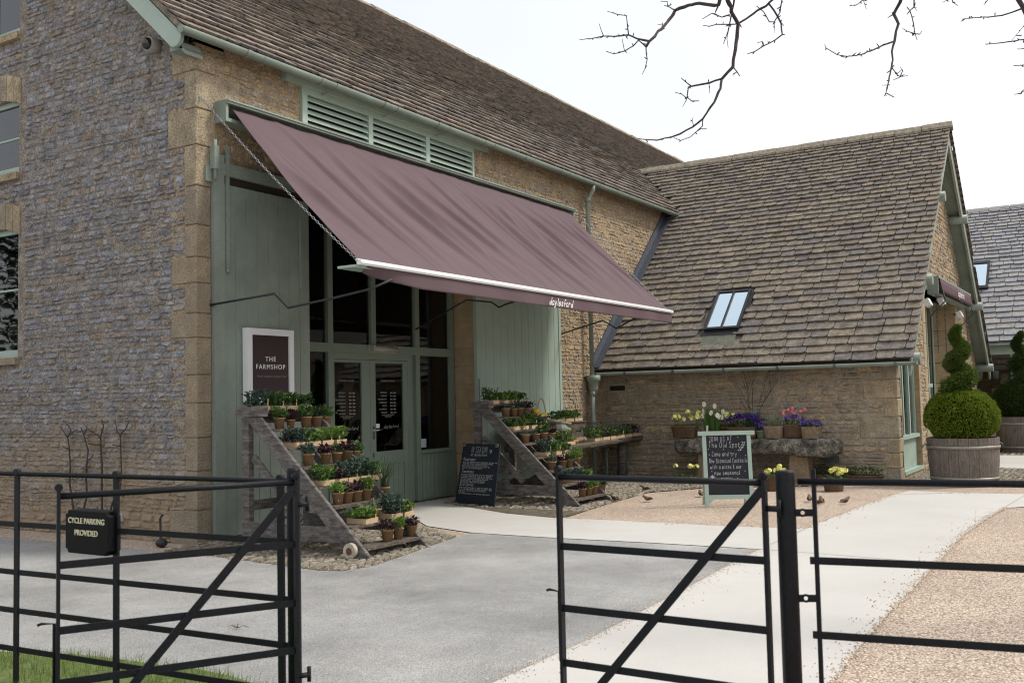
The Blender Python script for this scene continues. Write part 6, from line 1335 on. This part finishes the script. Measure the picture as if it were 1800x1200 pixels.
for BB, f_, sc_ in ((B1, za, 4.5), (B2, zb_, 4.737)):
    for pts, w0, w1 in BB:
        n = len(pts); base = DT+.35*noise.noise(Vector((pts[0][0]*.003, pts[0][1]*.003, 0))); ps = []; rd = []
        for i, q in enumerate(pts):
            dz = DT+.5*noise.noise(Vector((q[0]*.0022, q[1]*.0022, 4 if BB is B1 else 9))); ps.append(D(*f_(q), dz)); rd.append((w0+(w1-w0)*i/(n-1))/sc_/2/F*dz*1.3)
        ps2, rd2 = [], []
        for i in range(n-1):
            L = (ps[i+1]-ps[i]).length; m_ = max(1, int(L/.045))
            for j in range(m_):
                t_ = j/m_; e = ps[i].lerp(ps[i+1], t_)
                if j: e = e+Vector((r.gauss(0, 1), r.gauss(0, 1), r.gauss(0, 1)))*min(.0035, rd[i]*.35)
                ps2.append(e); rd2.append((rd[i]*(1-t_)+rd[i+1]*t_)*r.uniform(.9, 1.15))
        ps2.append(ps[-1]); rd2.append(rd[-1]); mb.tube(ps2, rd2, 7)
        if w0 >= 22: tops.append((ps[0], rd[0]))
        elif pts[0][1] < 0: loose.append((ps[0], rd[0]))
        for i in range(len(ps2)-1):       # buds and short spurs
            if rd2[i] < .0065 and r.random() < .8:
                d = Vector((r.gauss(0, 1), r.gauss(0, 1), r.gauss(0, 1))).normalized(); L = r.uniform(.012, .042); tw.tube([ps2[i], ps2[i]+d*L*.6, ps2[i]+d*L], [.003, .0045, .0015], 5)
                if r.random() < .25: d2 = (d+Vector((r.gauss(0, 1), r.gauss(0, 1), r.gauss(0, 1)))*.6).normalized(); tw.tube([ps2[i]+d*L*.5, ps2[i]+d*L*.5+d2*.02], [.002, .003], 4)
tb0 = Vector((2.2, -11.2, 0)); crown = tb0+Vector((-.6, .3, 3.6))
for p_, r_ in tops:
    q = crown+Vector((0, 0, .4)); m1 = p_+Vector((.1, -.05, .35)); m2 = (p_+q)/2+Vector((0, 0, .7)); mb.tube([p_, p_.lerp(m1, .6), m1, m1.lerp(m2, .5)+Vector((0, 0, .15)), m2, m2.lerp(q, .5)+Vector((0, 0, .1)), q], [r_, r_*1.1, r_*1.4, r_*2, r_*2.6, r_*3.2, r_*4], 8)
for p_, r_ in loose:      # side twigs spring from the nearest bough above the frame
    q = min(tops, key=lambda t_: (t_[0]-p_).length)[0]+Vector((.1, -.05, .35)); m_ = p_.lerp(q, .5)+Vector((0, 0, .12)); mb.tube([p_, p_.lerp(m_, .5)+Vector((0, 0, .05)), m_, q], [r_, r_*1.1, r_*1.3, r_*1.6], 6)
mb.build('boughs', BARK, tree, True); tw.build('buds', BARK, tree, True)
mb = MB(); mb.tube([tb0, tb0+Vector((-.05, 0, .4)), tb0+Vector((-.2, .1, 1.8)), tb0+Vector((-.5, .25, 3.2)), crown+Vector((0, 0, .5)), crown+Vector((-.1, .1, 1.6)), crown+Vector((.2, 0, 3.))], [.34, .24, .20, .18, .14, .08, .03], 14); mb.build('trunk', BARKG, tree, True)

# ------------------------------------------------------------------ unseen evergreens added beyond the gable end for its windows to mirror
for i, (x, y, h, lab) in enumerate(((-13, 13, 8.5, 'tall dark evergreen added out of view, nearest the gable'), (-17, 20, 10, 'tallest dark evergreen added out of view left of the barn'), (-11, 24, 9, 'dark evergreen added out of view, farthest behind the gable end'))):
    t = thing('unseen_evergreen', lab, 'tree', (x, y, 0), 0, 'evergreens added for the gable windows to mirror'); r = random.Random(60+i); MB().tube([(0, 0, 0), (.1, 0, h*.4), (0, .1, h*.85)], [.28, .2, .06], 9).build('trunk', BARKG, t); mb = MB()
    for _ in range(2200):
        k = r.random(); a = r.uniform(0, 6.28); q = (2.9*(1-k)**.7+.3)*(.55+.45*r.random()**.4)*(1+.35*noise.noise(Vector((math.cos(a)*1.5, math.sin(a)*1.5, k*4+i)))); c = Vector((q*math.cos(a), q*math.sin(a), h*(.18+.85*k))); mb.leaf(c, (math.cos(a)+r.gauss(0, .5), math.sin(a)+r.gauss(0, .5), r.gauss(.2, .5)), .42, .22, .2)
    mb.build('crown', LF['dark'], t)
